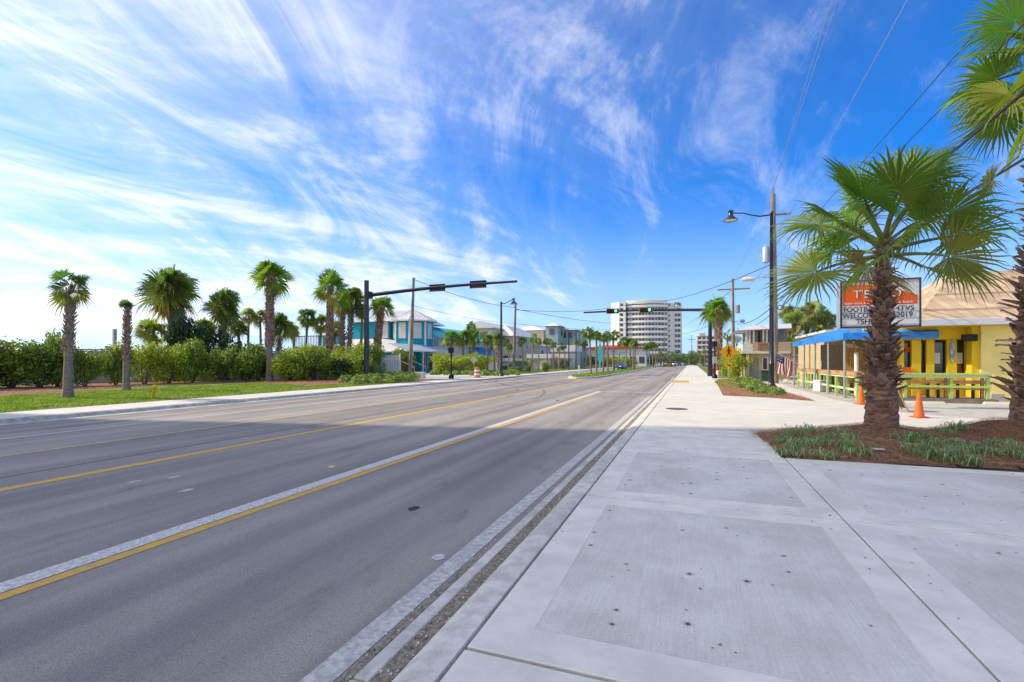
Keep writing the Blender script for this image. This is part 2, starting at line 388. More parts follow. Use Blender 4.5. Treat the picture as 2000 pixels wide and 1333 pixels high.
# worn tyre arcs of turning cars
for k, (cx_, cy_, r_, a0, a1) in enumerate(((-34, 18, 26, 8, 44), (-34, 18, 27.5, 6, 40), (8, 48, 24, 175, 232), (8, 48, 25.6, 178, 228), (-24, 44, 16, -75, -20), (-24, 44, 17.4, -70, -25))):
    b = strip([(cx_ + r_ * math.cos(R(a)), cy_ + r_ * math.sin(R(a))) for a in range(a0, a1, 3)], .16, mz - .002); b.build('tyre_mark', M['skid'], road)
def blot(px, py, rx, ry, m, name, z=mz):
    c = g(px, py, z); random.seed(int(px)); V = [(c.x + rx * math.cos(a * .4) * random.uniform(.8, 1.15), c.y + ry * math.sin(a * .4) * random.uniform(.8, 1.15), z) for a in range(15)]
    return MB().add(V, [tuple(range(15))])
blot(857, 1088, .055, .075, M['white_paint'], 'paint_dab').build('paint_dab', M['white_paint'], road)
blot(808, 993, .06, .09, M['skid'], 'oil_spot').build('oil_spot', M['seam'], road)
for x, y in ((263, 941), (364, 958), (340, 932)): blot(x, y, .05, .1, M['white_paint'], 'paint_dab').build('paint_dab', M['white_paint2'], road)
mk = None
for (px, py, s_) in ((650, 913, 'white'), (707, 920, 'yellow'), (1089, 783, 'dark')):
    p = g(px, py, ZR); b = MB()
    b.add([(-.055, -.055, 0), (.055, -.055, 0), (.055, .055, 0), (-.055, .055, 0), (-.035, -.03, .018), (.035, -.03, .018), (.035, .03, .018), (-.035, .03, .018)], [(4, 5, 6, 7), (0, 1, 5, 4), (1, 2, 6, 5), (2, 3, 7, 6), (3, 0, 4, 7)])
    o = b.build('road_marker', M['black'] if s_ == 'dark' else M['yellow_pale']); o.location = (p.x, p.y, ZR + .004)
    tag(o, {'white': 'small raised reflective marker on the far side of the white centre line', 'yellow': 'small raised yellow reflective marker beside the yellow edge of the centre line', 'dark': 'small dark lump in the gutter where the sunlit kerb begins'}[s_], 'road marker', None if s_ == 'dark' else 'raised markers on the centre line')
# ---------------- right kerb, gutter, sidewalk slabs ----------------
sub = MB(); sub.poly([(-1.19, -40), (40, -40), (40, 36), (60, 60), (60, 250), (-1.19, 250)], -.3, -.03); struct(sub.build('sidewalk_bed', M['joint']))
kerb = tag(link('kerb', None, None, (-1.35, 0, 0)), 'pale concrete kerb along the right side of the road'); kerb['kind'] = 'structure'
def kerb_stone(y0, y1, side=1, xk=0):
    prof = [(-1.50, ZR - .1), (-1.50, ZR + .012), (-1.455, ZR + .055), (-1.40, -.032), (-1.33, -.012), (-1.26, -.002), (-1.205, 0), (-1.20, -.02), (-1.20, -.2)]
    g_ = .006; V = []; n = len(prof)
    for y in (y0 + g_, y1 - g_): V += [(x, y, z) for x, z in prof]
    Fc = [(i, i + 1, n + i + 1, n + i) for i in range(n - 1)] + [tuple(range(n)), tuple(range(2 * n - 1, n - 1, -1))]
    return MB().add(V, Fc)
ys = [-3.2, -.6, 1.9, 4.35, 7.2, 10.2, 13.3, 16.4] + [19.5 + 3.1 * i for i in range(14)]
for a, c in zip(ys, ys[1:]): kerb_stone(a, c).build('kerb_stone', M['curb'], kerb, smooth=True)
kerb_stone(ys[-1], 250).build('kerb_run', M['curb'], kerb, smooth=True); kerb_stone(-40, ys[0]).build('kerb_run', M['curb'], kerb, smooth=True)
gut = tag(link('gutter', None, None, (-1.6, 0, ZR)), 'narrow concrete gutter strip beside the kerb'); gut['kind'] = 'structure'
gy = [-5.5, -1.4, 2.15, 4.4, 6.1, 9.0, 12, 15, 18] + [21 + 3 * i for i in range(12)]
for a, c in zip(gy, gy[1:]):
    MB().bb(-1.72, -1.615, a + .008, c - .008, ZR - .05, ZR + .014, 0, .008).build('gutter_block', M['curb'], gut)
b = MB(); random.seed(9)
def jag(x0, x1, y0, y1, st, amp, z):
    V = []; Fc = []; y = y0; i = 0
    while y < y1:
        V += [(x0 + random.uniform(-amp, amp), y, z), (x1 + random.uniform(-amp * .3, amp * .3), y, z)]
        if i: Fc.append((2 * i - 2, 2 * i - 1, 2 * i + 1, 2 * i))
        i += 1; y += st
    return V, Fc
b.add(*jag(-1.612, -1.505, -3, 40, .07, .012, ZR + .008)); b.build('gutter_silt', M['dirt'], gut)
b = MB(); b.add(*jag(-1.775, -1.725, -2, 3.9, .05, .012, ZR + .006)); b.build('gutter_silt', M['dirt'], gut)
b = MB()
for i in range(2400):
    y = abs(random.gauss(0, 9)) + .8; lane = random.random()
    x = random.uniform(-1.61, -1.46) if lane < .72 else random.uniform(-1.80, -1.72) if y < 4.5 else random.uniform(-1.61, -1.5)
    s = random.choice((.002, .003, .004, .005, .008)) * random.uniform(.7, 1.3); z = ZR + .01
    b.add([(x - s, y - s * .7, z), (x + s, y - s, z), (x + s * .3, y + s, z), (x, y, z + s * 1.3)], [(0, 1, 3), (1, 2, 3), (2, 0, 3)], random.choice((0, 0, 1, 2)))
tag(b.build('gravel', [M['curb'], M['dirt'], M['bark']]), 'loose grit and small stones lying in the kerb gutter', 'gravel', kind='stuff')
def slab(parent, x0, x1, y0, y1, pan=True, m0=None, m1=None, brd=.30, z=0.0):
    g_ = .008; bv = .008; x0 += g_; x1 -= g_; y0 += .014; y1 -= .014
    V = []; Fc = []; mi = []
    def ring(xa, xb, ya, yb, z): V.extend([(xa, ya, z), (xb, ya, z), (xb, yb, z), (xa, yb, z)])
    def side(k, m):
        for i in range(4): Fc.append((4 * k + i, 4 * k + (i + 1) % 4, 4 * k + 4 + (i + 1) % 4, 4 * k + 4 + i)); mi.append(m)
    ring(x0, x1, y0, y1, -.1); ring(x0, x1, y0, y1, z - .006); ring(x0 + bv, x1 - bv, y0 + bv, y1 - bv, z)
    side(0, 0); side(1, 0)
    if pan:
        ring(x0 + brd, x1 - brd * .85, y0 + brd, y1 - brd, z); ring(x0 + brd + .01, x1 - brd * .85 - .01, y0 + brd + .01, y1 - brd - .01, z - .003)
        side(2, 0); side(3, 1); Fc.append((16, 17, 18, 19)); mi.append(1)
    else: Fc.append((8, 9, 10, 11)); mi.append(0)
    b = MB(); b.v = V; b.f = Fc; b.m = mi
    return b.build('slab', [m0 or M['conc'], m1 or M['panel']], parent)
walk = tag(link('sidewalk', None, None, (0, 0, 0)), 'pale concrete sidewalk of large slabs on the right'); walk['kind'] = 'structure'
rows = [-7.4, -4.1, -.82, 2.45, 5.75, 9.1]
for i in range(5):
    slab(walk, -1.19, 1.45, rows[i], rows[i + 1], i > 0)
    slab(walk, 1.45, 4.75, rows[i], rows[i + 1]); slab(walk, 4.75, 8.05, rows[i], rows[i + 1]); slab(walk, 8.05, 11.35, rows[i], rows[i + 1])
slab(walk, -1.19, 1.42, 9.1, 12.2, False)
y = 12.2
while y < 70:
    slab(walk, -1.19, 1.9, y, y + 3.3, False, M['walk'])
    y += 3.3
b = MB(); b.bb(-1.18, 1.9, y, 250, -.1, -.002); b.build('far_walk', M['walk'], walk)
# apron and parking lot right of the walk
ap = tag(link('driveway_apron', None, None, (5, 20, 0)), 'bright concrete apron between the road and the restaurant lot'); ap['kind'] = 'structure'
edge = [g(1640, 812), g(1757, 814), g(1820, 825), g(1890, 845), g(2100, 900)]
MB().poly([(1.91, 12.9), (12, 14.5), (12, 16.5), (8.5, 16.2), (6.2, 18.2), (5.6, 24), (5.8, 36), (5.8, 40), (1.91, 40)], -.1, -.001).build('apron_slab', M['walk'], ap)
struct(MB().poly([(12.005, 9.7), (30, 9.7), (30, 60), (1.91, 60), (1.91, 40.004), (5.81, 40.004), (5.81, 36), (5.61, 24), (6.21, 18.2), (8.51, 16.2), (12.005, 16.5)], -.1, -.005).build('parking_lot', M['lot']))
# manhole cover, tactile pad
p = g(1322, 799)
mh = thing('manhole_cover', (p.x, p.y, 0), 'round rusty manhole cover set in the sunlit sidewalk', 'manhole cover')
MB().lathe([(.36, -.02), (.36, .004), (.33, .006), (.32, .002), (.0, .002)], n=32).build('rim', M['iron'], mh, world=False)
b = MB()
for i in range(-4, 5):
    h = math.sqrt(max(0, .29 ** 2 - (i * .06) ** 2)); b.box((i * .06, 0, .005), (.022, 2 * h, .006))
b.build('grip_bars', M['iron'], mh, world=False)
M['tactile'] = mat('tactile_yellow', (.58, .40, .10), .8, .1, 10)
b = MB(); a0 = g(1329, 746); b.bb(a0.x - .6, a0.x + .6, a0.y - 1.6, a0.y + 2.4, 0.001, .008)
for i in range(9):
    for j in range(30): b.box((a0.x - .5 + i * .125, a0.y - 1.5 + j * .13, .011), (.05, .05, .008))
tag(b.build('tactile_pad', M['tactile']), 'yellow tactile warning pad on the right sidewalk', 'tactile pad')
# ---------------- left kerb, sidewalk, verge ----------------
lk = tag(link('left_kerb', None, None, (-17.8, 0, 0)), 'grey concrete kerb along the far left side of the road'); lk['kind'] = 'structure'
def lkerb(y0, y1):
    prof = [(-17.2, ZR + .006), (-17.62, ZR - .004 + .012), (-17.68, ZR + .03), (-17.74, -.02), (-17.80, 0.002), (-17.95, .004), (-17.95, -.2), (-17.2, -.2)]
    V = []; n = len(prof)
    for y in (y0 + .006, y1 - .006): V += [(x, y, z) for x, z in prof]
    return MB().add(V, [(i, n + i, n + i + 1, i + 1) for i in range(n - 1)] + [tuple(range(n - 1, -1, -1)), tuple(range(n, 2 * n))])
for i in range(-2, 12): lkerb(i * 3.1, i * 3.1 + 3.1).build('kerb_stone', M['lcurb'], lk)
lkerb(12 * 3.1, 41).build('kerb_run', M['lcurb'], lk); lkerb(50, 250).build('kerb_run', M['lcurb'], lk); lkerb(-40, -6.2).build('kerb_run', M['lcurb'], lk)
lw = tag(link('left_sidewalk', None, None, (-19, 0, 0)), 'pale concrete sidewalk across the road beside the grass'); lw['kind'] = 'structure'
for i in range(-4, 22): slab(lw, -20.1, -17.96, i * 1.86, i * 1.86 + 1.86, False, M['walk'])
MB().bb(-20.1, -17.96, 50, 250, -.1, 0).build('far_walk', M['walk'], lw); MB().bb(-20.1, -17.96, -40, -7.45, -.1, 0).build('far_walk', M['walk'], lw)
MB().poly([(-17.96, 40.93), (-20.1, 40.93), (-24.5, 38.2), (-26.5, 41), (-31, 52), (-40, 58), (-40, 66), (-26, 62), (-22, 54), (-20.1, 49.99), (-17.76, 49.99), (-17.76, 41.1)], -.1, -.004).build('corner_apron', M['walk'], lw)
M['brick_red'] = mat('red_brick_pad', (.34, .12, .08), .9, .2, 8)
b = MB(); q0 = (-20.6, 36.6)
for i in range(9):
    for j in range(5): b.bb(-22.4 + i * .24, -22.4 + i * .24 + .23, 34.2 + j * .24, 34.2 + j * .24 + .23, -.02, .012)
tag(b.build('paver_pad', M['brick_red']), 'red paver pad at the end of the grass verge beside the left sidewalk', 'paver pad', kind='structure')
gf = [g(x, y) for x, y in ((668, 751), (600, 754), (500, 748), (400, 747), (270, 755), (120, 769), (0, 775))]
verge = [(-20.1, -40), (-20.1, 34)] + [(p.x, p.y) for p in gf] + [(-29, 4), (-29, -40)]
struct(MB().poly(verge, -.15, .004).build('grass_verge', M['turf']))
mul = [(-29, -40), (-29, 4)] + [(p.x, p.y) for p in gf[::-1]] + [(-20.1, 34.02), (-20.1, 36.5), (-24.4, 38.1), (-26.4, 41), (-31, 51.8), (-60, 60), (-60, 20), (-55, -40)]
struct(MB().poly(mul, -.15, -.002).build('mulch_bed', M['mulch']))
struct(MB().poly([(-20.12, 50), (-22, 54.2), (-23.2, 58), (-24, 70), (-25, 100), (-26, 250), (-20.12, 250)], -.15, .01).build('far_verge', M['turf']))
# ---------------- median ----------------
def dens(poly, z, y): return
nose = [(-9.05, 250), (-9.05, 56)] + [(-10.6 + 1.55 * math.cos(R(-a)), 47 - 4.2 * math.sin(R(a)) * 1.0 + 4) for a in range(10, 171, 16)] + [(-12.2, 56), (-12.2, 250)]
struct(MB().poly(nose, ZR - .05, .02).build('median_kerb', M['curb']))
inn = [(-9.3, 249), (-9.3, 56)] + [(-10.6 + 1.3 * math.cos(R(-a)), 51.6 - 3.6 * math.sin(R(a))) for a in range(10, 171, 16)] + [(-11.95, 56), (-11.95, 249)]
struct(MB().poly(inn, None, .045).build('median_grass', M['turf']))
M['nose_yellow'] = mat('nose_yellow_paint', (.55, .40, .06), .8, .15, 6)
line(-11.5, -9.4, 45.2, 46.4, M['yellow_paint'], 'nose_paint')
# right side beds
B2 = [g(*q) for q in ((1396, 747), (1402, 753), (1412, 773), (1500, 777), (1592, 784), (1560, 774), (1530, 766), (1500, 752), (1455, 741), (1405, 742))]
struct(MB().poly([(p.x, p.y) for p in B2], -.1, .012).build('planting_bed', M['mulch']))
struct(MB().poly([(1.95, 56), (5.2, 56), (4.2, 130), (3.6, 240), (1.95, 240)], -.1, .006).build('right_verge', M['turf']))
# near mulch mound
import itertools
def nz(x, y, s=1.0): return (math.sin(x * 3.1 * s + 1.3) * math.cos(y * 2.7 * s + .4) + math.sin(x * 7.3 * s + y * 5.1 * s) * .5) / 1.5
BED = [(1.32, 11.95), (1.42, 10.4), (1.56, 9.22), (3.0, 9.3), (4.8, 9.52), (7, 9.8), (11, 10.3), (11.5, 14), (7.5, 13.9), (5.2, 13.4), (3.0, 13.0), (2.0, 12.6)]
def inpoly(x, y, P):
    c = False; j = len(P) - 1
    for i in range(len(P)):
        if (P[i][1] > y) != (P[j][1] > y) and x < (P[j][0] - P[i][0]) * (y - P[i][1]) / (P[j][1] - P[i][1]) + P[i][0]: c = not c
        j = i
    return c
def edged(x, y, P):
    d = 9
    for i in range(len(P)):
        ax, ay = P[i]; bx, by = P[(i + 1) % len(P)]; dx, dy = bx - ax, by - ay
        t = max(0, min(1, ((x - ax) * dx + (y - ay) * dy) / (dx * dx + dy * dy))); d = min(d, math.hypot(x - ax - t * dx, y - ay - t * dy))
    return d
def bedz(x, y):
    d = edged(x, y, BED); h = .10 * min(1, d / .6) + .035 * nz(x, y) * min(1, d / .4)
    h += .16 * math.exp(-((x - 3.75) ** 2 + (y - 12.1) ** 2) / .55) * min(1, d / .3) + .30 * math.exp(-((x - 6.2) ** 2 + (y - 12.9) ** 2) / .9) * min(1, d / .4)
    return max(h, 0.0)
V = []; Fc = []; idx = {}; st = .1
for i in range(0, 110):
    for j in range(0, 55):
        x, y = 1.1 + i * st, 9.0 + j * st
        ins = inpoly(x, y, BED)
        if ins or edged(x, y, BED) < .1:
            idx[i, j] = len(V); V.append((x + random.uniform(-.02, .02), y + random.uniform(-.02, .02), bedz(x, y) + .012 if ins else -.02))
for (i, j) in idx:
    if (i + 1, j) in idx and (i, j + 1) in idx and (i + 1, j + 1) in idx: Fc.append((idx[i, j], idx[i + 1, j], idx[i + 1, j + 1], idx[i, j + 1]))
mb = MB(); mb.add(V, Fc); struct(mb.build('near_planting_bed', M['mulch'], smooth=True))
def needles(test, zf, n, x0, x1, y0, y1, ln, wd, name, mt, label, cat, lift=.05, seed=1):
    rn = random.Random(seed); mb = MB(); k = 0; V = mb.v; Fq = mb.f
    while k < n:
        x, y = rn.uniform(x0, x1), rn.uniform(y0, y1)
        if not test(x, y): continue
        z = zf(x, y) + rn.uniform(.008, lift); a = rn.uniform(0, 6.283); l_ = ln * rn.uniform(.5, 1.2); tz = rn.uniform(-.22, .22)
        dx, dy = math.cos(a) * l_ / 2, math.sin(a) * l_ / 2; nx, ny = -math.sin(a) * wd / 2, math.cos(a) * wd / 2; dz = tz * l_ / 2
        q = rn.uniform(-.25, .25); mx, my = x + nx / wd * 2 * l_ * q * .3, y + ny / wd * 2 * l_ * q * .3
        i = len(V); V += [(x - dx, y - dy, z - dz), (mx - nx, my - ny, z + l_ * .08), (x + dx, y + dy, z + dz), (mx + nx, my + ny, z + l_ * .08)]
        Fq.append((i, i + 1, i + 2, i + 3)); k += 1
    mb.m = [0] * len(Fq)
    return tag(mb.build(name, mt), label, cat, kind='stuff')
needles(lambda x, y: inpoly(x, y, BED) or (edged(x, y, BED) < .12 + .08 * nz(x * 2, y * 2) and random.random() < .5), bedz, 42000, 1.15, 9.3, 9.05, 14, .19, .0065, 'pine_straw', M['straw'], 'brown pine straw mulch heaped round the two near palms', 'pine straw', .06, 3)
BB = [(p.x, p.y) for p in B2]
needles(lambda x, y: inpoly(x, y, BB), lambda x, y: .02, 9000, 1.5, 8, 18, 46, .3, .02, 'pine_straw', M['straw'], 'reddish pine straw in the bed round the right street lamp', 'pine straw', .05, 4)
needles(lambda x, y: inpoly(x, y, mul) and x > -34, lambda x, y: .0, 9000, -34, -20, 0, 50, .4, .03, 'pine_straw', M['straw'], 'pine straw mulch under the hedge across the road', 'pine straw', .06, 5)
# grass blades
def blades(test, n, x0, x1, y0, y1, h, wd, name, mt, label, seed, z=0.0, dens=None):
    rn = random.Random(seed); mb = MB(); k = 0; V = mb.v; Fq = mb.f
    while k < n:
        x, y = rn.uniform(x0, x1), rn.uniform(y0, y1)
        if not test(x, y) or (dens and rn.random() > dens(x, y)): continue
        a = rn.uniform(0, 6.283); hh = h * rn.uniform(.5, 1.2); lx, ly = rn.gauss(0, .5) * hh, rn.gauss(0, .5) * hh
        nx, ny = math.cos(a) * wd / 2, math.sin(a) * wd / 2; i = len(V)
        V += [(x - nx, y - ny, z), (x + nx, y + ny, z), (x + lx, y + ly, z + hh)]; Fq.append((i, i + 1, i + 2)); k += 1
    mb.m = [0] * len(Fq)
    return tag(mb.build(name, mt), label, 'grass', kind='stuff')
blades(lambda x, y: inpoly(x, y, verge), 60000, -29.5, -20.05, 4, 42, .075, .03, 'grass', M['grassb'], 'mown grass strip between the left sidewalk and the hedge', 6, dens=lambda x, y: min(1, 14 / max(y - 2, 6)) * (.25 if nz(x * .6, y * .6) < -.1 else 1))
blades(lambda x, y: inpoly(x, y, inn), 14000, -12, -9.3, 47, 130, .13, .08, 'grass', M['grassb'], 'grass growing in the median strip among the palms', 7, .04, lambda x, y: 55 / y * .8)
blades(lambda x, y: True, 9000, -24, -20.15, 56, 120, .15, .09, 'grass', M['grassb'], 'far grass verge under the palms on the left', 8)
blades(lambda x, y: inpoly(x, y, BB) and nz(x, y) > -.6, 5000, 1.5, 4.0, 32, 46, .12, .03, 'grass', M['grassb'], 'short grass in the bed by the yellow crossing sign', 9)
blades(lambda x, y: True, 2500, 2, 4.2, 56, 110, .14, .08, 'grass', M['grassb'], 'grass strip right of the far sidewalk', 10)

rn = random.Random(77); mb = MB()
for i in range(420):
    x, y = rn.uniform(-1.15, 8), rn.uniform(1.8, 12); s = rn.choice((.003, .004, .006, .009)) * rn.uniform(.6, 1.3); a = rn.uniform(0, 6.28); c_, s_ = math.cos(a) * s, math.sin(a) * s
    if inpoly(x, y, BED): continue
    mb.add([(x - c_ * 2, y - s_ * 2, .002), (x + s_, y - c_, .003 + s * .5), (x + c_ * 2, y + s_ * 2, .002), (x - s_, y + c_, .003)], [(0, 1, 2, 3)], rn.choice((0, 1, 1)))
tag(mb.build('litter_bits', [M['straw'], M['dirt']]), 'tiny scraps of straw and grit scattered on the near sidewalk', 'debris', kind='stuff')
# ---------------- palms ----------------
def frond(seed, elev, pet, Rb, nseg, hi, A=150, droop=.32, tip=.25, fold=.22, width=1.0, dead=False):
    """one fan leaf: stalk along +X rising at elev, blade of pleated segments; metres relative to reach pet+Rb"""
    rn = random.Random(seed); mb = MB()
    e = R(elev); p = Vector((0, 0, 0)); path = [p.copy()]; ns = 6 if hi else 3
    bend = R(rn.uniform(8, 20))
    for i in range(ns):
        ee = e - bend * ((i + 1) / ns) ** 1.3; p = p + Vector((math.cos(ee), 0, math.sin(ee))) * pet / ns; path.append(p.copy())
    w0 = .018 if hi else .022; s_ = pet + Rb
    mb.tube(path, [w0 * s_ * (1.2 - .7 * i / ns) for i in range(ns + 1)], 5 if hi else 3, 1, cap=False)
    ee = e - bend + R(rn.uniform(-12, 14)); T = Vector((math.cos(ee), 0, math.sin(ee))); roll = R(rn.uniform(25, 58) * rn.choice((-1, 1)))
    W = Vector((0, 1, 0)); Nn = T.cross(W); Nn = -Nn if Nn.z < 0 else Nn
    W, Nn = W * math.cos(roll) + Nn * math.sin(roll), Nn * math.cos(roll) - W * math.sin(roll)
    fr = .46; da = 2 * R(A) / nseg; gap = rn.random() < .3
    for i in range(nseg):
        a = -R(A) + da * (i + .5) + rn.uniform(-.2, .2) * da
        l_ = Rb * (.80 + .2 * math.cos(a * .5) ** 2) * rn.uniform(.88, 1.05)
        d = (T * math.cos(a) + W * math.sin(a)); d = (d + Nn * (abs(math.sin(a)) * fold)).normalized()
        side = (W * math.cos(a) - T * math.sin(a)).normalized()
        dr = droop * rn.uniform(.7, 1.4); tp = tip * rn.uniform(.4, 1.8)
        st_ = (0.03, fr, .68, .86, 1.0) if hi else (0.04, fr + .04, .78, 1.0)
        rows = []
        for r in st_:
            rr = r * l_; q = p + d * rr
            q = q + Vector((0, 0, -1)) * (dr * Rb * r ** 2.4) + Vector((0, 0, -1)) * (tp * Rb * max(0, (r - .6) / .4) ** 2)
            if r > .6: q = q + side * rn.uniform(-.03, .03) * Rb
            hw = rr * math.tan(da / 2) * 1.04 if r <= fr + .05 else fr * l_ * math.tan(da / 2) * 1.04 * (1 - (r - fr) / (1 - fr)) ** .75 * width
            rows.append((q, hw))
        V = []
        if hi:
            for q, hw in rows: V += [q - side * hw + Nn * hw * .45, q - Nn * hw * .35, q + side * hw + Nn * hw * .45]
            Fc = []
            for k in range(len(rows) - 1):
                b0 = 3 * k; Fc += [(b0, b0 + 1, b0 + 4, b0 + 3), (b0 + 1, b0 + 2, b0 + 5, b0 + 4)]
        else:
            for q, hw in rows: V += [q - side * hw * 1.15, q + side * hw * 1.15]
            Fc = [(2 * k, 2 * k + 1, 2 * k + 3, 2 * k + 2) for k in range(len(rows) - 1)]
        mb.add(V, Fc, 0)
    me = mb.mesh('frond', [M['deadleaf'] if dead else M['leaf'], M['petiole']]); me.polygons.foreach_set('use_smooth', [True] * len(me.polygons)); return me, mb
ELEV = [82, 62, 42, 22, 2, -22, -48]
LIB_HI = {e: [frond(100 + i * 7 + k, e, (.50, .54, .46)[k], (.50, .46, .54)[k], 46, True, droop=.05 + .05 * k, tip=.06 + .12 * (k % 2), A=128 + 8 * k, fold=.16)[0] for k in range(3)] for i, e in enumerate(ELEV)}
LIB = {e: [frond(300 + i * 7 + k, e, (.42, .26, .36)[k], (.58, .66, .6)[k], 20, False, droop=.12 + .1 * k, tip=.2, A=(92, 118, 100)[k], width=.7) for k in range(3)] for i, e in enumerate(ELEV)}
LIB_S = {e: [frond(500 + i * 7 + k, e, (.40, .26)[k], (.6, .68)[k], 24, False, width=.7, droop=.2, tip=.28, A=130, fold=.5) for k in range(2)] for i, e in enumerate(ELEV)}
DEAD = [frond(700 + k, -62, .4, .55, 16, False, droop=.3, tip=.3, A=60, dead=True) for k in range(2)]
GREEN = {'wash': (.13, .28, .03), 'sabal': (.11, .20, .045), 'light': (.24, .30, .08), 'dark': (.06, .15, .04), 'median': (.15, .24, .045), 'near': (.135, .28, .03)}
def lerp3(a, b, t): return tuple(x + (y - x) * t for x, y in zip(a, b))
def elev_list(n, lo, hi_):
    return [hi_ - (hi_ - lo) * ((i + .5) / n) ** .95 for i in range(n)]
def stub_mesh(mb, p, az, h, w_, tilt, m=0):
    d = Vector((math.cos(az), math.sin(az), 0)); s = Vector((-math.sin(az), math.cos(az), 0)); up = Vector((0, 0, 1))
    t = (d * math.sin(tilt) + up * math.cos(tilt)); n = (d * math.cos(tilt) - up * math.sin(tilt))
    p = Vector(p)
    mb.add([p - s * w_, p + s * w_, p + n * w_ * .7, p + t * h * .6 - s * w_ * .55 + n * w_ * .1, p + t * h * .6 + s * w_ * .55 + n * w_ * .1, p + t * h * .55 + n * w_ * .75, p + t * h + d * h * .1],
           [(0, 2, 5, 3), (2, 1, 4, 5), (1, 0, 3, 4), (3, 5, 6), (5, 4, 6), (4, 3, 6)], m)
def lib_(kind): return LIB_S if kind == 'sabal' else LIB
def palm(px, py, cx, cy, cw, tw, kind, n, label, group=None, lo=-48, hi_=85, near=False, bootlo=.3, bootd=1.0, joined=False, X=None, dead=0, trunk=True, name='palm_tree', asym=None, bare=False, tiltc=0):
    base = g(px, py); d = depth(base); zt = EYE + (HY - cy) / F * d; rc = cw / 2 / F * d; rt = max(tw / 2 / F * d * (1 if near else .84), .07)
    top = at_depth(cx, cy, d); rn = random.Random(int(px * 7 + py)); col = GREEN[kind]
    T = thing(name, (base.x, base.y, 0), label, 'palm tree', group)
    zb = bedz(base.x, base.y) - .05 if near else -.05
    H = Vector((top.x - base.x, top.y - base.y, zt))
    def tp(t): return Vector((H.x * (t ** 1.6), H.y * (t ** 1.6), zb + (zt - zb) * t))
    def tr(t): return rt * (1.12 - .22 * min(1, t / .08)) * (1.0 - .30 * t) * (1 if t < .9 else 1 - (t - .9) * 3.5)
    m_tr = M['bark_grey'] if kind in ('sabal', 'median', 'light') or bootlo > .12 else M['bark']
    if trunk:
        nr = 22 if near else 12; mb = MB(); ts = [i / nr for i in range(nr + 1)]
        mb.tube([tp(t) for t in ts], [tr(t) * rn.uniform(.95, 1.05) for t in ts], 14 if near else 9)
        to = mb.build('trunk', m_tr, T, smooth=True, world=False)
        if not near and not bare:
            mb = MB(); nb = int(170 * bootd * (zt / 6)); zs = zt * bootlo
            for i in range(nb):
                t = bootlo + (1 - bootlo) * i / nb; az = i * 2.39996 + rn.uniform(-.2, .2); r = tr(t); c = tp(t)
                hh = rt * rn.uniform(.7, 1.25) * (1.0 if kind != 'sabal' else 1.5)
                stub_mesh(mb, c + Vector((math.cos(az) * r * .86, math.sin(az) * r * .86, 0)), az, hh, rt * .33, R(rn.uniform(18, 48)), 1 if rn.random() < .22 else 0)
            mb.build('leaf_stubs', [M['boot'] if kind in ('wash', 'dark') else M['bark_grey'], M['boot_pale']], to, world=False)['kind'] = 'stuff'
    if joined:
        mb = MB(); lib = LIB_S if kind == 'sabal' else LIB
        for i, e in enumerate(elev_list(n, lo, hi_)):
            ek = min(ELEV, key=lambda q: abs(q - e)); src = rn.choice(lib[ek])[1]; mb.x = Matrix.Translation(H + Vector((0, 0, -i / n * .1 * rc))) @ Matrix.Rotation(i * 2.39996 + rn.uniform(-.3, .3), 4, 'Z') @ Matrix.Rotation(R(rn.uniform(-10, 10)), 4, 'X') @ Matrix.Scale(rc * rn.uniform(.55, 1.08), 4)
            mb.add(src.v, src.f, 0)
        o = mb.build('crown', [M['leaf']], T, world=False); o.color = (*lerp3(col, (.13, .15, .03), rn.uniform(0, .45)), 1)
    else:
        cr = link('crown', None, T, H)
        lib = LIB_HI if near else None
        els = elev_list(n, lo, hi_)
        for i, e in enumerate(els):
            ek = min(ELEV, key=lambda q: abs(q - e)); az = i * 2.39996 + rn.uniform(-.25, .25)
            me = rn.choice(LIB_HI[ek]) if near else rn.choice((LIB_S if kind == 'sabal' else LIB)[ek])[0]
            s_ = rc * (rn.uniform(.88, 1.08) if near else rn.uniform(.62, 1.08))
            if asym and (math.cos(az - asym[0]) < asym[1]): s_ *= asym[2]
            o = link('frond', me, cr, (0, 0, -i / n * .16 * rc), (R(rn.uniform(-9, 9)), R(rn.uniform(-7, 7)), az), s_)
            age = i / n; c = lerp3(col, (.32, .30, .03), max(0, age - .4) * .9 * rn.random() * 1.6)
            if age > .8 and rn.random() < .35: c = lerp3(c, (.26, .16, .04), .7)
            o.color = (*[max(.005, q * rn.uniform(.85, 1.2)) for q in c], 1)
        if not near:
            for k in range(4):
                o = link('frond', rn.choice(lib_(kind)[82 if k % 2 else 62])[0], cr, (0, 0, -.12 * rc), (R(rn.uniform(-25, 25)), R(rn.uniform(-20, 20)), rn.uniform(0, 6.28)), rc * rn.uniform(.8, 1.02)); o.color = (*[q * rn.uniform(.9, 1.3) for q in col], 1)
        for k in range(dead):
            o = link('dead_frond', rn.choice(DEAD)[0], cr, (0, 0, -.1 * rc), (0, R(rn.uniform(-8, 12)), rn.uniform(0, 6.28)), rc * rn.uniform(.6, .85))
    return T, tp, tr, zt, H, rt
ROWL = 'palms in the grass verge across the road'
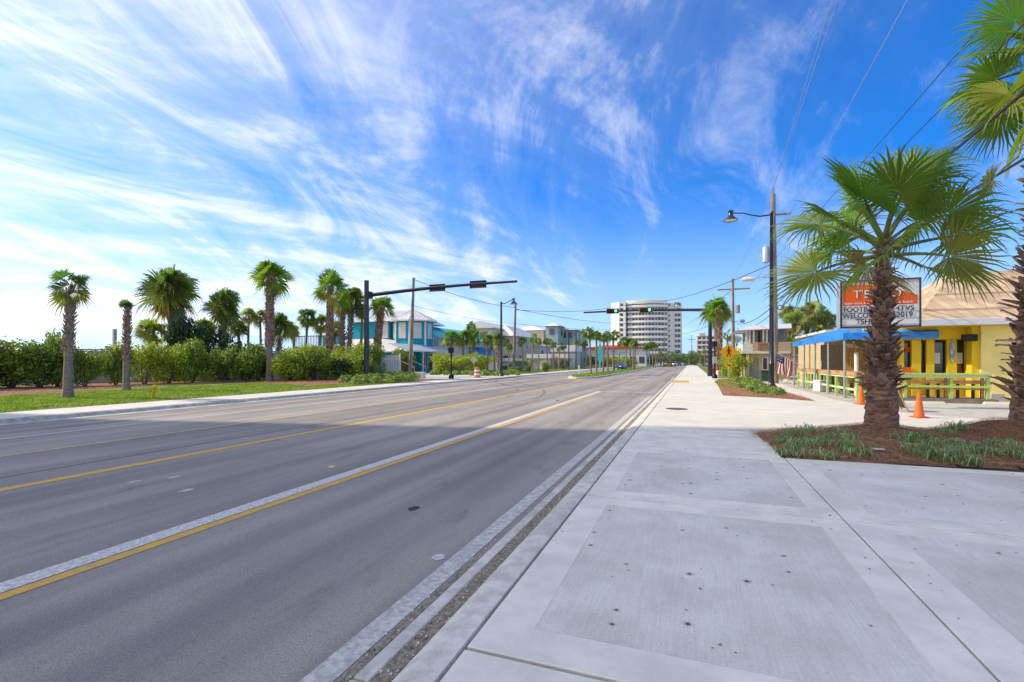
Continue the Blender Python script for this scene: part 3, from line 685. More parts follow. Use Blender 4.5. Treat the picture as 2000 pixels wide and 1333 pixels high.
# near palm by the sign: trunk with separate leaf stubs
STUBS = []
for k in range(4):
    rn = random.Random(k); mb = MB(); n_ = 7
    # curved, split leaf base: strip that tapers and curls outward, with a cleft tip
    L_ = [.0, .07, .14, .20, .25]; wd = [.105, .098, .078, .055, .02]; V = []; Fc = []
    for i, (l_, w_) in enumerate(zip(L_, wd)):
        x = .02 + l_ * (.55 + .12 * k) + .35 * l_ * l_; z = l_ * (.85 - .09 * k)
        V += [(x, -w_, z), (x + .02 + .012 * (k % 2), 0, z + .006), (x, w_, z), (x - .022, 0, z + .01)]
        if i:
            a = 4 * (i - 1); b_ = 4 * i
            for q in range(4): Fc.append((a + q, a + (q + 1) % 4, b_ + (q + 1) % 4, b_ + q))
    mb.add(V, Fc, 0); x, z = V[-4][0], V[-4][2]
    if k % 2: mb.add([(x - .01, -.035, z - .05), (x + .02, -.02, z + .02), (x, 0, z - .03)], [(0, 1, 2)], 1); mb.add([(x - .01, .035, z - .05), (x + .02, .02, z + .02), (x, 0, z - .03)], [(0, 2, 1)], 1)
    mb.add([V[1], V[0], (V[0][0] + .03, V[0][1], .06), (V[1][0] + .045, 0, .05)], [(0, 1, 2, 3)], 1)
    STUBS.append(mb.mesh('leaf_stub', [M['boot'], M['boot_pale']]))
def near_boots(T, tp, tr, zt, rt, n, t0, t1, seed, smax=1.0, smin=.6, flare=0.0):
    rn = random.Random(seed); tr_o = [c for c in T.children if c.name.startswith('trunk')][0]
    for i in range(n):
        f = i / n; t = t0 + (t1 - t0) * f; az = i * 2.39996 + rn.uniform(-.15, .15); r = tr(t) * .9; c = tp(t)
        s_ = (smax + (smin - smax) * f) * rn.uniform(.6, 1.3)
        link('leaf_stub', STUBS[rn.randrange(4)], tr_o, c + Vector((math.cos(az) * r, math.sin(az) * r, 0)), (R(rn.uniform(-22, 22)), R(rn.uniform(-20, 30)), az + rn.uniform(-.3, .3)), (s_, s_ * rn.uniform(.8, 1.25), s_ * rn.uniform(.7, 1.1)))
def near_trunk_profile(rt):
    def tr(t):
        if t < .19: return rt * (1.08 - .6 * t)
        return rt * max(.34, .84 - .52 * (t - .19) / .6)
    return tr
def replace_trunk(T, tp, tr, name='trunk'):
    o = [c for c in T.children if c.name.startswith('trunk')][0]; mb = MB(); rn = random.Random(3); n = 20; V = []; Fc = []
    nr = 60
    for i in range(nr + 1):
        t = i / nr; c = tp(t); r = tr(t)
        for k in range(n):
            a = 2 * math.pi * k / n; q = r * (1 + .03 * math.sin(i * 2.2 + .7 * math.sin(k)) + .05 * rn.uniform(-1, 1)); V.append(c + Vector((q * math.cos(a), q * math.sin(a), 0)))
        if i:
            for k in range(n): k2 = (k + 1) % n; Fc.append(((i - 1) * n + k, (i - 1) * n + k2, i * n + k2, i * n + k))
    mb.add(V, Fc); o.data = mb.mesh('trunk', M['bark'])
P = palm(1722, 855, 1726, 468, 462, 52, 'near', 20, 'large near fan palm in front of the marquee sign, with shaggy dark trunk', near=True, lo=-8, hi_=78, dead=0)
T, tp, tr, zt, H, rt = P; trn = near_trunk_profile(rt); replace_trunk(T, tp, trn)
near_boots(T, tp, trn, zt, rt, 250, .20, .97, 5, .92, .52)
P = palm(2022, 858, 2062, 110, 400, 66, 'near', 30, 'tall fan palm cut off by the right edge of the picture', near=True, lo=-45, hi_=80)
T, tp, tr, zt, H, rt = P; trn2 = lambda t: rt * max(.38, 1.1 - 1.0 * t); replace_trunk(T, tp, trn2)
near_boots(T, tp, trn2, zt, rt, 300, .06, .97, 8, 1.15, .8, 6)
# drooping low leaf of that palm
cr = [c for c in T.children if c.name.startswith('crown')][0]
tgt = at_depth(1925, 300, depth(T.location) - .3) - Vector(T.location) - H
o = link('frond', LIB_HI[2][1], cr, tgt - Vector((-.55, -.1, .1)), (R(15), R(38), math.pi + .25), 1.25); o.color = (.14, .15, .025, 1)
mb = MB(); mb.tube([(0, 0, 0), tuple((tgt - Vector((-.55, -.1, .1))) * .5 + Vector((0, 0, .35))), tuple(tgt - Vector((-.55, -.1, .1)))], .02, 5); mb.build('leaf_stalk', M['petiole'], cr, world=False)
# left row
palm(133, 778, 139, 560, 112, 22, 'dark', 13, 'sparse palm at far left with a few raised fronds, wispy crown over a scaly trunk', ROWL, lo=-40, hi_=88, bootlo=.42, dead=0)
palm(247, 763, 249, 600, 50, 17, 'dark', 9, 'short pruned palm with only a tuft of leaves on top', ROWL, lo=30, hi_=88, bootlo=.35, bootd=1.1)
palm(526, 745, 528, 540, 112, 17, 'wash', 20, 'tallest palm across the road, dark shaggy trunk with a white foot', ROWL, lo=-25, hi_=84, bootlo=.33, bootd=2.2, dead=3)
palm(643, 740, 646, 562, 116, 15, 'wash', 19, 'bright green palm just left of the dark signal mast, pale foot and shaggy trunk', ROWL, lo=-35, hi_=84, bootlo=.3, bootd=2.2)
palm(734, 736, 746, 600, 74, 16, 'wash', 16, 'leaning palm just right of the left signal mast in front of the teal house', ROWL, lo=-40, hi_=85, bootlo=.18, bootd=2)
BK = 'palms behind the garden wall'
palm(347, 742, 333, 560, 150, 22, 'sabal', 28, 'big round cabbage palm behind the hedge with brown leaves under its crown', BK, lo=-55, bootlo=.25, dead=9, bootd=1.4)
palm(434, 740, 438, 592, 98, 15, 'sabal', 24, 'cabbage palm behind the hedge, right of the big round one', BK, lo=-55, bootlo=.3, dead=5)
palm(297, 742, 300, 648, 78, 12, 'light', 24, 'low yellowish palm crown just above the hedge beside the big round palm', BK, lo=-40, bootlo=.3, dead=3, bare=True)
palm(404, 738, 402, 640, 60, 11, 'sabal', 20, 'small low palm crown between the two cabbage palms behind the hedge', BK, lo=-45, dead=3, bare=True)
palm(467, 738, 466, 640, 54, 9, 'sabal', 18, 'small palm crown behind the hedge left of the tallest palm', BK, lo=-45, dead=3, bare=True)
palm(510, 738, 508, 618, 52, 7, 'light', 20, 'thin palm directly behind the tallest palm trunk, on its left', BK, lo=-50, dead=2, bare=True)
palm(543, 738, 548, 635, 78, 12, 'sabal', 26, 'full cabbage palm right of the tallest palm, behind the hedge', BK, lo=-50, dead=3)
palm(596, 736, 601, 618, 58, 8, 'dark', 24, 'slender palm standing in front of the wooden deck', BK, lo=-55, bare=True)
palm(668, 736, 668, 590, 70, 14, 'light', 26, 'yellowish palm close behind the bright palm left of the mast', BK, lo=-55, dead=5)
palm(681, 736, 688, 578, 66, 12, 'sabal', 26, 'palm with brown hanging leaves beside the left signal mast', BK, lo=-60, dead=10)
palm(655, 735, 652, 640, 50, 9, 'light', 18, 'low palm crown behind the trunk of the bright palm', BK, lo=-50, bare=True, dead=2)
# mid-left cluster past the driveway
CL = 'palms beyond the driveway on the left'
for (a, b_, c, d_, w_, tw, k, lab) in (
    (883, 729, 880, 660, 44, 6, 'wash', 'short palm behind the pedestrian signal post, leftmost of its cluster'),
    (904, 729, 905, 657, 50, 6, 'wash', 'second palm of the cluster left of the orange drum'),
    (925, 729, 926, 657, 54, 7, 'wash', 'palm with dark trunk right above the orange and white drum'),
    (922, 726, 921, 638, 36, 6, 'dark', 'tall dark palm crown rising behind the cluster near the drum'),
    (952, 730, 951, 662, 40, 6, 'median', 'palm just left of the left street lamp, pale trunk'),
    (972, 731, 975, 662, 44, 6, 'sabal', 'palm touching the left street lamp post, pale trunk'),
    (966, 729, 964, 672, 30, 5, 'light', 'small palm between two pale trunked palms left of the lamp'),
    (1022, 729, 1019, 665, 30, 4.5, 'median', 'first palm right of the left wooden pole by the dark car'),
    (1039, 728, 1041, 661, 30, 4.5, 'median', 'second palm right of the left wooden pole'),
    (1052, 727, 1052, 666, 26, 4.5, 'light', 'third palm right of the left wooden pole'),
    (1069, 727, 1068, 666, 26, 4.5, 'median', 'fourth palm right of the left wooden pole'),
    (1104, 723, 1102, 678, 16, 3, 'median', 'thin palm before the white garage, left of the greenish poles'),
    (1122, 720, 1126, 668, 26, 4, 'median', 'palm behind the nose of the median strip'),
    (1112, 719, 1114, 690, 20, 3, 'dark', 'small far palm under the green sided building')):
    palm(a, b_, c, d_, w_, tw, k, 18, lab, CL, lo=-50, joined=(w_ < 40), bare=(w_ < 36), bootlo=.3)
for (a, b_, c, d_, w_, tw, k, lab) in (
    (625, 736, 627, 632, 58, 8, 'light', 'pale palm between the two tall shaggy palms across the road'),
    (704, 736, 708, 606, 48, 8, 'sabal', 'palm peeping out just left of the left signal mast'),
    (575, 735, 572, 646, 46, 7, 'sabal', 'small low palm left of the wooden deck'),
    (484, 738, 486, 616, 46, 7, 'light', 'thin yellowish palm between the second cabbage palm and the tallest palm')):
    palm(a, b_, c, d_, w_, tw, k, 20, lab, BK, lo=-50, bare=True, dead=2)
for (a, b_, c, d_, w_, lab) in (
    (993, 728, 994, 676, 26, 'small palm between the left lamp and the left wooden pole'),
    (1081, 724, 1080, 672, 24, 'fifth palm right of the left wooden pole, before the garages'),
    (1092, 723, 1093, 680, 22, 'sixth palm right of the left wooden pole'),
    (1134, 719, 1134, 676, 22, 'palm behind the median nose with a thin trunk'),
    (1143, 718, 1144, 670, 20, 'palm just left of the first median palm'),
    (1210, 716, 1210, 672, 20, 'palm behind the blue grey car'),
    (1250, 716, 1251, 680, 18, 'palm between the second and the far median group')):
    palm(a, b_, c, d_, w_, 3.6, 'median', 18, lab, 'slim palms along the far left verge', lo=-50, joined=True, bare=True)
MD = 'palms planted in the median strip'
for i, (a, b_, c, d_, w_) in enumerate(((1154, 732, 1151, 650, 38), (1165, 731.5, 1165, 655, 30), (1178, 729.5, 1180, 660, 28), (1187, 727.5, 1186, 652, 26), (1198, 726.5, 1198, 655, 34), (1222, 722.5, 1223, 668, 28), (1231, 722.5, 1231, 668, 24), (1236, 723, 1237, 670, 24), (1240, 723, 1241, 672, 20), (1263, 718.8, 1262, 678, 20), (1269, 718.5, 1269, 675, 20), (1275, 718, 1274, 673, 20), (1280, 717.6, 1280, 676, 18))):
    palm(a, b_, c, d_, w_ * 1.15, 5.2 if i < 5 else 3.6 if i < 9 else 2.6, 'median', 22, ['leftmost palm of the median strip, at its nose', 'second palm from the left in the median', 'third palm from the left in the median', 'fourth median palm, before the turquoise sign', 'fifth median palm, left of the blue grey car', 'median palm touching the right of the blue grey car', 'middle palm of the second median group, left one', 'middle palm of the second median group, right one', 'rightmost palm of the second median group', 'first palm of the far median group', 'second palm of the far median group', 'third palm of the far median group', 'rightmost palm of the far median group'][i], MD, lo=-42, joined=True, bare=i > 4, bootlo=.2)
# right side
palm(1404, 737, 1403, 603, 84, 15, 'wash', 26, 'palm with dark speckled trunk beside the right signal mast', lo=-30, bootlo=.04, bootd=2.6, dead=2)
palm(1397, 730, 1399, 622, 50, 9, 'wash', 14, 'paler palm trunk half hidden behind the speckled palm at the right mast', lo=-50, bootlo=.1, dead=1)
palm(1418, 728, 1421, 655, 34, 5, 'light', 14, 'small palm between the speckled palm and the oval sign', lo=-40, joined=True, bare=True)
RC = 'palms clustered behind the wooden utility pole'
for i, (a, b_, c, d_, w_, k) in enumerate(((1553, 733, 1550, 628, 74, 'light'), (1572, 733, 1578, 612, 80, 'light'), (1608, 733, 1612, 625, 62, 'light'), (1600, 734, 1596, 652, 54, 'sabal'), (1538, 734, 1533, 668, 50, 'wash'), (1590, 732, 1593, 605, 50, 'light'), (1560, 735, 1565, 668, 50, 'light'), (1545, 731, 1538, 608, 46, 'light'))):
    palm(a, b_, c, d_, w_, 12, k, 26, ['pale green palm right of the wooden pole above the flag', 'widest pale palm of the cluster left of the marquee sign', 'palm with dead brown leaves nearest the marquee sign', 'low palm crown just above the blue awning', 'low green palm directly above the flag', 'tall pale palm in the middle of the cluster', 'low pale palm between the flag and the awning', 'tall pale palm touching the wooden pole'][i], RC, lo=-50, bootlo=.2, dead=5 if i == 2 else 1)
for i, (a, b_, c, d_, w_) in enumerate(((1290, 716, 1290, 690, 17), (1296, 716, 1297, 672, 14), (1303, 715, 1303, 688, 15), (1312, 714.6, 1313, 690, 14), (1322, 714, 1322, 690, 13), (1346, 714.5, 1345, 694, 14), (1283, 717, 1285, 694, 14), (1368, 717, 1368, 690, 14), (1376, 718, 1376, 684, 17))):
    palm(a, b_, c, d_, w_, 2, 'median', 13, ['distant palm left of the yellow car', 'taller distant palm before the condominium', 'distant palm above the yellow car', 'distant palm right above the dark far car', 'distant palm above the silver car', 'distant palm where the road meets the trees', 'distant palm at the end of the median', 'distant palm left of the right mast', 'distant leafy palm close to the right mast'][i], 'far palms along the road', lo=-45, joined=True, bare=True)
# ---------------- shrubs and trees ----------------
def leafcloud(seed, blobs, n, ls, stems=True, inner=.35):
    rn = random.Random(seed); mb = MB(); V = mb.v; Fq = mb.f; tot = sum(b[3] ** 2 for b in blobs)
    for (bx, by, bz, br) in blobs:
        for k in range(int(n * br ** 2 / tot)):
            a = rn.uniform(0, 6.283); cz = rn.uniform(-.8, 1); s = math.sqrt(1 - cz * cz); d = Vector((s * math.cos(a), s * math.sin(a), cz))
            r = br * (inner + (1 - inner) * rn.random() ** .45) * (1 + .22 * math.sin(a * 5 + seed) * math.cos(cz * 6))
            c = Vector((bx, by, bz)) + d * r
            if c.z < .02: continue
            nn = (d + Vector((rn.gauss(0, .6), rn.gauss(0, .6), rn.gauss(.25, .6)))).normalized(); u = nn.orthogonal().normalized(); q = rn.uniform(0, 6.28)
            t = u * math.cos(q) + nn.cross(u) * math.sin(q); s_ = nn.cross(t); l_ = ls * rn.uniform(.6, 1.3); w_ = l_ * .42
            i = len(V); V += [tuple(c - t * l_ * .5), tuple(c + s_ * w_ + nn * .1 * l_), tuple(c + t * l_ * .55), tuple(c - s_ * w_ + nn * .1 * l_)]; Fq.append((i, i + 1, i + 2, i + 3))
    mb.m = [0] * len(Fq)
    return mb
def blobset(seed, w, d, h, n):
    rn = random.Random(seed); out = []
    for i in range(n):
        r = rn.uniform(.16, .3) * min(w, h); out.append((rn.uniform(-.5, .5) * (w - r * 1.6), rn.uniform(-.5, .5) * (d - r * 1.6), min(h - r * .8, r * .5 + rn.random() ** .7 * (h - r * 1.3)), r))
    return out
def shrub_mesh(seed, w, d, h, n, ls, mt, nb=14): return leafcloud(seed, blobset(seed, w, d, h, nb), n, ls).mesh('foliage', mt)
SH = [shrub_mesh(20 + i, 1.3, 1.1, 1, 5200, .052, M['leaf_shrub'], 20) for i in range(4)]
SHB = [shrub_mesh(40 + i, 1.3, 1.1, 1, 4600, .05, M['leaf_bright'], 18) for i in range(3)]
SHD = [shrub_mesh(60 + i, 1.3, 1.1, 1, 3200, .065, M['leaf_dark'], 16) for i in range(2)]
SHF = [shrub_mesh(80 + i, 1.6, 1.2, 1, 1800, .06, M['leaf_far'], 16) for i in range(3)]
STEM = MB()
for k in range(6):
    a = k * 1.05; STEM.tube([(0.03 * math.cos(a), .03 * math.sin(a), -.02), (.14 * math.cos(a), .14 * math.sin(a), .3), (.3 * math.cos(a + .3), .3 * math.sin(a + .3), .7)], [.02, .014, .006], 5)
STEM = STEM.mesh('stems', M['stem'])
def shrub(px, py, ty, wpx, lib, label, group=None, cat='shrub', name='shrub', sw=1.0, z0=0):
    b0 = g(px, py, z0); d = depth(b0); h = (py - ty) / F * d; wd = wpx / F * d / 1.05; i = int(px) % len(lib)
    T = thing(name, b0, label, cat, group); T.rotation_euler = (0, 0, (px * 1.7) % 6.28)
    link('foliage', lib[i], T, None, None, (wd, wd * .95, h)); link('stems', STEM, T, None, None, (wd * .9, wd * .9, h * .9)); return T
HG = 'shrubs of the hedge across the road'
for (x, y, t, w_, lb, lab) in (
    (-60, 760, 668, 150, SH, 'hedge shrub cut by the left edge of the picture'), (22, 758, 664, 120, SH, 'large dark glossy hedge shrub at the far left'), (78, 757, 672, 90, SH, 'hedge shrub just left of the sparse palm trunk'),
    (166, 755, 682, 62, SH, 'rounded hedge shrub right of the sparse palm trunk'), (112, 755, 650, 60, SH, 'tall loose hedge shrub behind the sparse palm trunk'), (226, 752, 681, 52, SH, 'small hedge shrub left of the short pruned palm'),
    (282, 750, 668, 84, SHB, 'bright yellow green hedge shrub right of the short pruned palm'), (330, 749, 672, 70, SHB, 'bright hedge shrub below the big cabbage palm'), (376, 747, 664, 64, SH, 'upright hedge shrub with wall showing on its right'),
    (432, 746, 682, 56, SH, 'thin open hedge shrub in front of the pale wall'), (482, 745, 672, 72, SH, 'hedge shrub left of the tallest palm foot'), (505, 744, 690, 50, SHD, 'dark low hedge shrub touching the tallest palm'), (566, 744, 678, 72, SHB, 'bright topped hedge shrub right of the tallest palm'),
    (612, 743, 680, 66, SH, 'hedge shrub left of the bright palm trunk'), (592, 742, 672, 60, SHB, 'yellow green hedge shrub in front of the wooden deck'), (680, 741, 682, 74, SHB, 'bright topped hedge shrub left of the signal mast'), (664, 742, 700, 50, SHD, 'dark low hedge shrub right of the bright palm foot'), (708, 740, 690, 46, SH, 'hedge shrub behind the left signal mast')):
    shrub(x, y, t, w_, lb, lab, HG)
shrub(378, 743, 628, 96, SHD, 'dark broadleaf tree between the two cabbage palms behind the hedge', cat='tree', name='broadleaf_tree')
shrub(445, 743, 650, 60, SHD, 'dark leafy tree under the second cabbage palm', cat='tree', name='broadleaf_tree')
shrub(352, 744, 605, 40, SHD, 'narrow dark tree left of the trunk of the second cabbage palm', cat='tree', name='broadleaf_tree')
shrub(786, 732, 682, 44, SH, 'round shrub right of the white picket fence', )
shrub(728, 737, 668, 40, SH, 'leafy shrub round the foot of the leaning palm')
shrub(864, 731, 689, 46, SHB, 'bright yellow green shrub left of the pedestrian signal')
shrub(900, 731, 692, 50, SHB, 'yellow green shrub behind the pedestrian signal')
shrub(935, 730, 688, 36, SHB, 'green shrub behind the orange drum')
shrub(1008, 728, 716, 26, SH, 'low dark shrub in front of the dark car on the left')
shrub(1031, 727, 712, 16, SH, 'small round shrub left of the white garages')
shrub(1066, 727, 708, 18, SH, 'small round shrub between two garages')
shrub(1212, 718, 697, 56, SHB, 'clipped green hedge behind the blue grey car', name='hedge')
shrub(1440, 741, 680, 52, SHB, 'leafy green tree left of the motel', cat='tree', name='small_tree')
shrub(1425, 739, 694, 36, SHB, 'green bush behind the crossing sign')
for (x, y, t, w_, lab) in ((1020, 724, 700, 34, 'green bush behind the dark car on the left'), (1085, 720, 702, 30, 'green bush beside the tan garage'), (1118, 719, 698, 30, 'green bush under the grey green building'), (960, 727, 694, 40, 'leafy bush behind the left street lamp'), (700, 738, 668, 40, 'tall shrub between the hedge and the signal mast'), (640, 739, 672, 60, 'tall yellow green shrub behind the bright palm trunk')):
    shrub(x, y, t, w_, SHB, lab)
for i, (x, y, t, w_) in enumerate(((1145, 716, 694, 40), (1100, 722, 700, 30), (1250, 716, 690, 40), (1275, 715.5, 692, 40), (1300, 715, 693, 36), (1320, 714, 692, 34), (1338, 713.5, 690, 40), (1360, 713.5, 685, 30), (1352, 713, 693, 44), (1374, 716, 688, 24), (1205, 716, 700, 44), (1178, 717, 699, 44))):
    shrub(x, y, t, w_, SHF, ['dense far tree below the red roof', 'far bush beside the white garage', 'far tree below the curved condominium', 'far tree below the condominium, left of the yellow car', 'far tree above the yellow car', 'far tree left of the silver car', 'far tree at the end of the road', 'far tree left of the far beige building', 'far tree crown over the cars at the road end', 'far tree near the right mast', 'far tree behind the median palms, right of the turquoise sign', 'far tree behind the median palms, left one'][i], 'far trees along the road', 'tree', 'far_tree')
# continuous distant tree line and low plants
mb = leafcloud(5, [(x * 6.0, random.uniform(-4, 4), random.uniform(1, 3), random.uniform(2.5, 4.5)) for x in range(-22, 40)], 16000, 1.1)
o = mb.build('distant_woods', M['leaf_far'], None); o.location = (0, 440, 0); tag(o, 'low dark woods closing the far end of the road', 'woods', kind='stuff')
def cover(polyg, n, h, ls, label, mt, seed, x0, x1, y0, y1, cond=lambda x, y: True):
    rn = random.Random(seed); blobs = []
    while len(blobs) < n:
        x, y = rn.uniform(x0, x1), rn.uniform(y0, y1)
        if inpoly(x, y, polyg) and cond(x, y): blobs.append((x, y, h * rn.uniform(.1, .4), h * rn.uniform(.7, 1.3)))
    mb = leafcloud(seed, blobs, int(len(blobs) * 110), ls); return tag(mb.build('ground_cover', mt), label, 'ground cover', kind='stuff')
gc = [(p.x, p.y) for p in [g(*q) for q in ((655, 747), (720, 754), (812, 745), (818, 737), (760, 733), (700, 738))]]
xs = [p[0] for p in gc]; ys_ = [p[1] for p in gc]
cover(gc, 90, .42, .17, 'leafy yellow green ground cover round the left signal mast', M['leaf_cover'], 31, min(xs), max(xs), min(ys_), max(ys_))
gc2 = [(p.x, p.y) for p in [g(*q) for q in ((845, 733), (1010, 736), (1015, 730), (850, 728))]]
xs = [p[0] for p in gc2]; ys_ = [p[1] for p in gc2]
cover(gc2, 90, .4, .2, 'low plants below the palm cluster beyond the driveway', M['leaf_cover'], 32, min(xs), max(xs), min(ys_), max(ys_))
gc3 = [(p.x, p.y) for p in [g(*q) for q in ((1435, 744), (1440, 757), (1478, 772), (1527, 776), (1528, 768), (1490, 752), (1460, 742))]]
xs = [p[0] for p in gc3]; ys_ = [p[1] for p in gc3]
cover(gc3, 80, .25, .11, 'yellow green ground cover at the foot of the right street lamp', M['leaf_cover'], 33, min(xs), max(xs), min(ys_), max(ys_))
# lilyturf clumps round the near palms
mb = MB(); rn = random.Random(12); k = 0
spots = []
for (px, py) in ((1530, 858), (1552, 850), (1575, 862), (1545, 876), (1598, 868), (1580, 845), (1622, 855), (1610, 880), (1640, 845), (1650, 872), (1560, 868), (1590, 888), (1676, 880), (1510, 862), (1660, 858), (1770, 862), (1790, 880), (1800, 858), (1830, 870), (1845, 850), (1850, 885), (1870, 868), (1888, 878), (1900, 892), (1925, 884), (1945, 896), (1965, 886), (1985, 898), (1812, 884), (1940, 872), (1975, 872), (1870, 845), (1998, 888), (1835, 888)):
    p = g(px, py + 6, .08); spots.append((p.x, p.y))
for (x, y) in spots:
    if not inpoly(x, y, BED): continue
    z = bedz(x, y); s0 = rn.uniform(.7, 1.15)
    for i in range(62):
        a = rn.uniform(0, 6.283); l_ = rn.uniform(.12, .30) * s0; out = rn.uniform(.25, 1.1); wd = .007
        d = Vector((math.cos(a), math.sin(a), 0)); s = Vector((-d.y, d.x, 0)) * wd; b0 = Vector((x + rn.gauss(0, .10), y + rn.gauss(0, .08), z))
        p1 = b0 + d * l_ * out * .35 + Vector((0, 0, l_ * .52)); p2 = b0 + d * l_ * out * .85 + Vector((0, 0, l_ * (.78 - .25 * out))); p3 = b0 + d * l_ * out * 1.3 + Vector((0, 0, l_ * (.72 - .62 * out)))
        mb.add([b0 - s, b0 + s, p1 + s, p1 - s, p2 + s * .8, p2 - s * .8, p3], [(0, 1, 2, 3), (3, 2, 4, 5), (5, 4, 6)])
tag(mb.build('lilyturf', M['lily']), 'tufts of blue green lilyturf growing in the near pine straw bed', 'ground cover', kind='stuff')
p = g(1716, 881, .1); tag(MB().box((p.x, p.y, bedz(p.x, p.y) + .05), (.16, .1, .012), 0, .3, .003).build('paper_scrap', M['white']), 'scrap of white paper lying on the pine straw below the near palm', 'litter')
# raking light onto left plants
# ---------------- street lamps, masts, poles ----------------
def street_lamp(base, H, Y0, hx, label):
    T = thing('street_lamp', (base.x, base.y, 0), label, 'street lamp', 'dark blue street lamps')
    mb = MB(); mb.lathe([(.30, 0), (.30, .06), (.26, .12), (.19, .22), (.165, .34), (.15, .5)], n=20); mb.build('pole_foot', M['navy'], T, smooth=True, world=False)
    mb = MB(); mb.lathe([(.15, .45), (.145, 1.35), (.165, 1.38), (.165, 1.46), (.135, 1.5), (.13, 3), (.095, H - .1), (.11, H - .08), (.11, H + .02), (.06, H + .08), (0, H + .1)], n=20); mb.build('pole', M['navy'], T, smooth=True, world=False)
    dx = hx - base.x; sgn = 1 if dx > 0 else -1; a = abs(dx)
    mb = MB(); P_ = [(0, 0, H - .12), (sgn * a * .28, 0, H - .15), (sgn * a * .5, 0, H - .02), (sgn * a * .7, 0, H + .15), (sgn * a * .9, 0, H + .2), (sgn * a * .97, 0, H + .19)]
    mb.tube(P_, [.05, .045, .04, .038, .036, .036], 10); mb.build('arm', M['navy'], T, smooth=True, world=False)
    lp = link('lamp_head', MB().lathe([(.13, .16), (.16, .15), (.16, .05), (.12, .03), (.13, -.12), (.20, -.24), (.33, -.36), (.43, -.43), (.44, -.47), (.41, -.47), (.30, -.38)], n=24).mesh('lamp_head', M['navy']), T, (dx, 0, H + .22)); smooth_mesh(lp.data, 50)
    link('lens', MB().lathe([(0, -.50), (.2, -.49), (.34, -.45), (.40, -.44)], n=20).mesh('lens', M['lens']), lp); return T
M['lens'] = mat('lamp_lens', (.75, .72, .62), .3, spec=.5)
b0 = g(1507, 757); Hh = (757 - 416) / F * depth(b0)
street_lamp(b0, Hh, b0.y, onY(1427, 420, b0.y).x, 'tall dark blue street lamp with bell shade rising from the right planting bed')
b1 = g(979, 735); street_lamp(b1, (735 - 591) / F * depth(b1), b1.y, onY(1003, 590, b1.y).x, 'smaller looking street lamp across the road by the left palm cluster')
def mast(px, py, ty, ax, ay, ex, ey, r, label, wpx):
    p = g(px, py); d = depth(p); H = (py - ty) / F * d
    T = thing('signal_mast', (p.x, p.y, 0), label, 'signal mast', 'traffic signal mast arms')
    mb = MB(); mb.box((0, 0, .02), (.6, .6, .05), 0, 0, .01); mb.lathe([(r * 1.25, .04), (r * 1.25, .3), (r, .34), (r * .85, H), (r * .86, H + .03), (0, H + .05)], n=18); mb.build('pole', M['navy'], T, smooth=True, world=False)
    A = onY(ax, ay, p.y); E = onY(ex, ey, p.y)
    mb = MB(); s = 1 if E.x > A.x else -1
    mb.box((s * (r + .1), 0, A.z), (.3, r * 2.2, .62), 0, 0, .02); mb.build('arm_bracket', M['navy'], T, world=False)
    mb = MB(); n = 8; mb.tube([(s * r + (E.x - p.x - s * r) * i / n, 0, A.z + (E.z - A.z) * i / n + .12 * math.sin(math.pi * i / n)) for i in range(n + 1)], [.17 - .08 * i / n for i in range(n + 1)], 12); mb.build('arm', M['navy'], T, smooth=True, world=False)
    return T, p, A, E
ML, pl, AL, EL = mast(716, 742, 549, 722, 577, 1010, 550, .235, 'dark signal mast across the road, its long arm reaching right over the lanes', 12)
MB().box((-.35, 0, 1.5), (.2, .18, .5), 0, 0, .02).build('push_button_box', M['black'], ML, world=False)
MR, pr_, AR, ER = mast(1387, 735, 617, 1380, 606, 1140, 611, .22, 'dark signal mast on the right sidewalk with arm reaching left', 9)
M['sig_yellow'] = mat('signal_yellow', (.42, .25, .02), .5, .1, 5)
M['red_off'] = mat('unlit_red_lens', (.10, .012, .008), .3); M['amb_off'] = mat('unlit_amber_lens', (.12, .05, .006), .3)
M['green_on'] = mat('lit_green_lens', (.02, .6, .35), .3, emit=((.05, 1.0, .62), 2.2))
def signal(T, c, back, label, first=[None]):
    S = thing('traffic_light', c, label, 'traffic light', 'horizontal traffic lights on mast arms')
    y = -.16 if not back else .16; s = -1 if not back else 1
    mb = MB(); mb.box((0, y, 0), (1.45, .05, .60), 1 if not back else 0, 0, .01)
    if not back: mb.box((0, y - .03, 0), (1.33, .03, .50), 0, 0, .008)
    mb.build('backplate', [M['black'], M['sig_yellow']], S, world=False)
    if back:
        mb = MB()
        for i in range(9): mb.box((-.58 + i * .145, y - .06, -.22), (.05, .02, .05))
        mb.build('slot_daylight', M['offwhite'], S, world=False)  # off-white blocks stand for sunlight coming through the backplate
    mb = MB(); mb.box((0, y + s * .10, 0), (1.15, .2, .36), 0, 0, .03)
    mb.build('housing', M['black'], S, world=False)
    for i, mt in enumerate(('red_off', 'amb_off', 'green_on')):
        x = -.39 + .39 * i
        le = link('lens', MB().lathe([(0, .03), (.10, .02), (.145, 0)], n=18, ax=(0, s, 0)).mesh('lens', M[mt]), S, (x, y + s * .21, 0))
        V = []; Fc = []
        for k in range(13):
            a = R(-30 + 240 * k / 12)
            V += [(.16 * math.cos(a), 0, .16 * math.sin(a)), (.155 * math.cos(a), s * .22, .155 * math.sin(a))]
            if k: Fc.append((2 * k - 2, 2 * k - 1, 2 * k + 1, 2 * k))
        link('visor', MB().add(V, Fc).mesh('visor', M['black']), S, (x, y + s * .2, 0))
    return S
def armz(A, E, x): t = (x - A.x) / (E.x - A.x); return A.z + (E.z - A.z) * t + .12 * math.sin(math.pi * t)
q = onY(1262, 607, pr_.y); signal(MR, (q.x, q.y, armz(AR, ER, q.x)), False, 'traffic light showing green in front of the condominium, nearer the right mast')
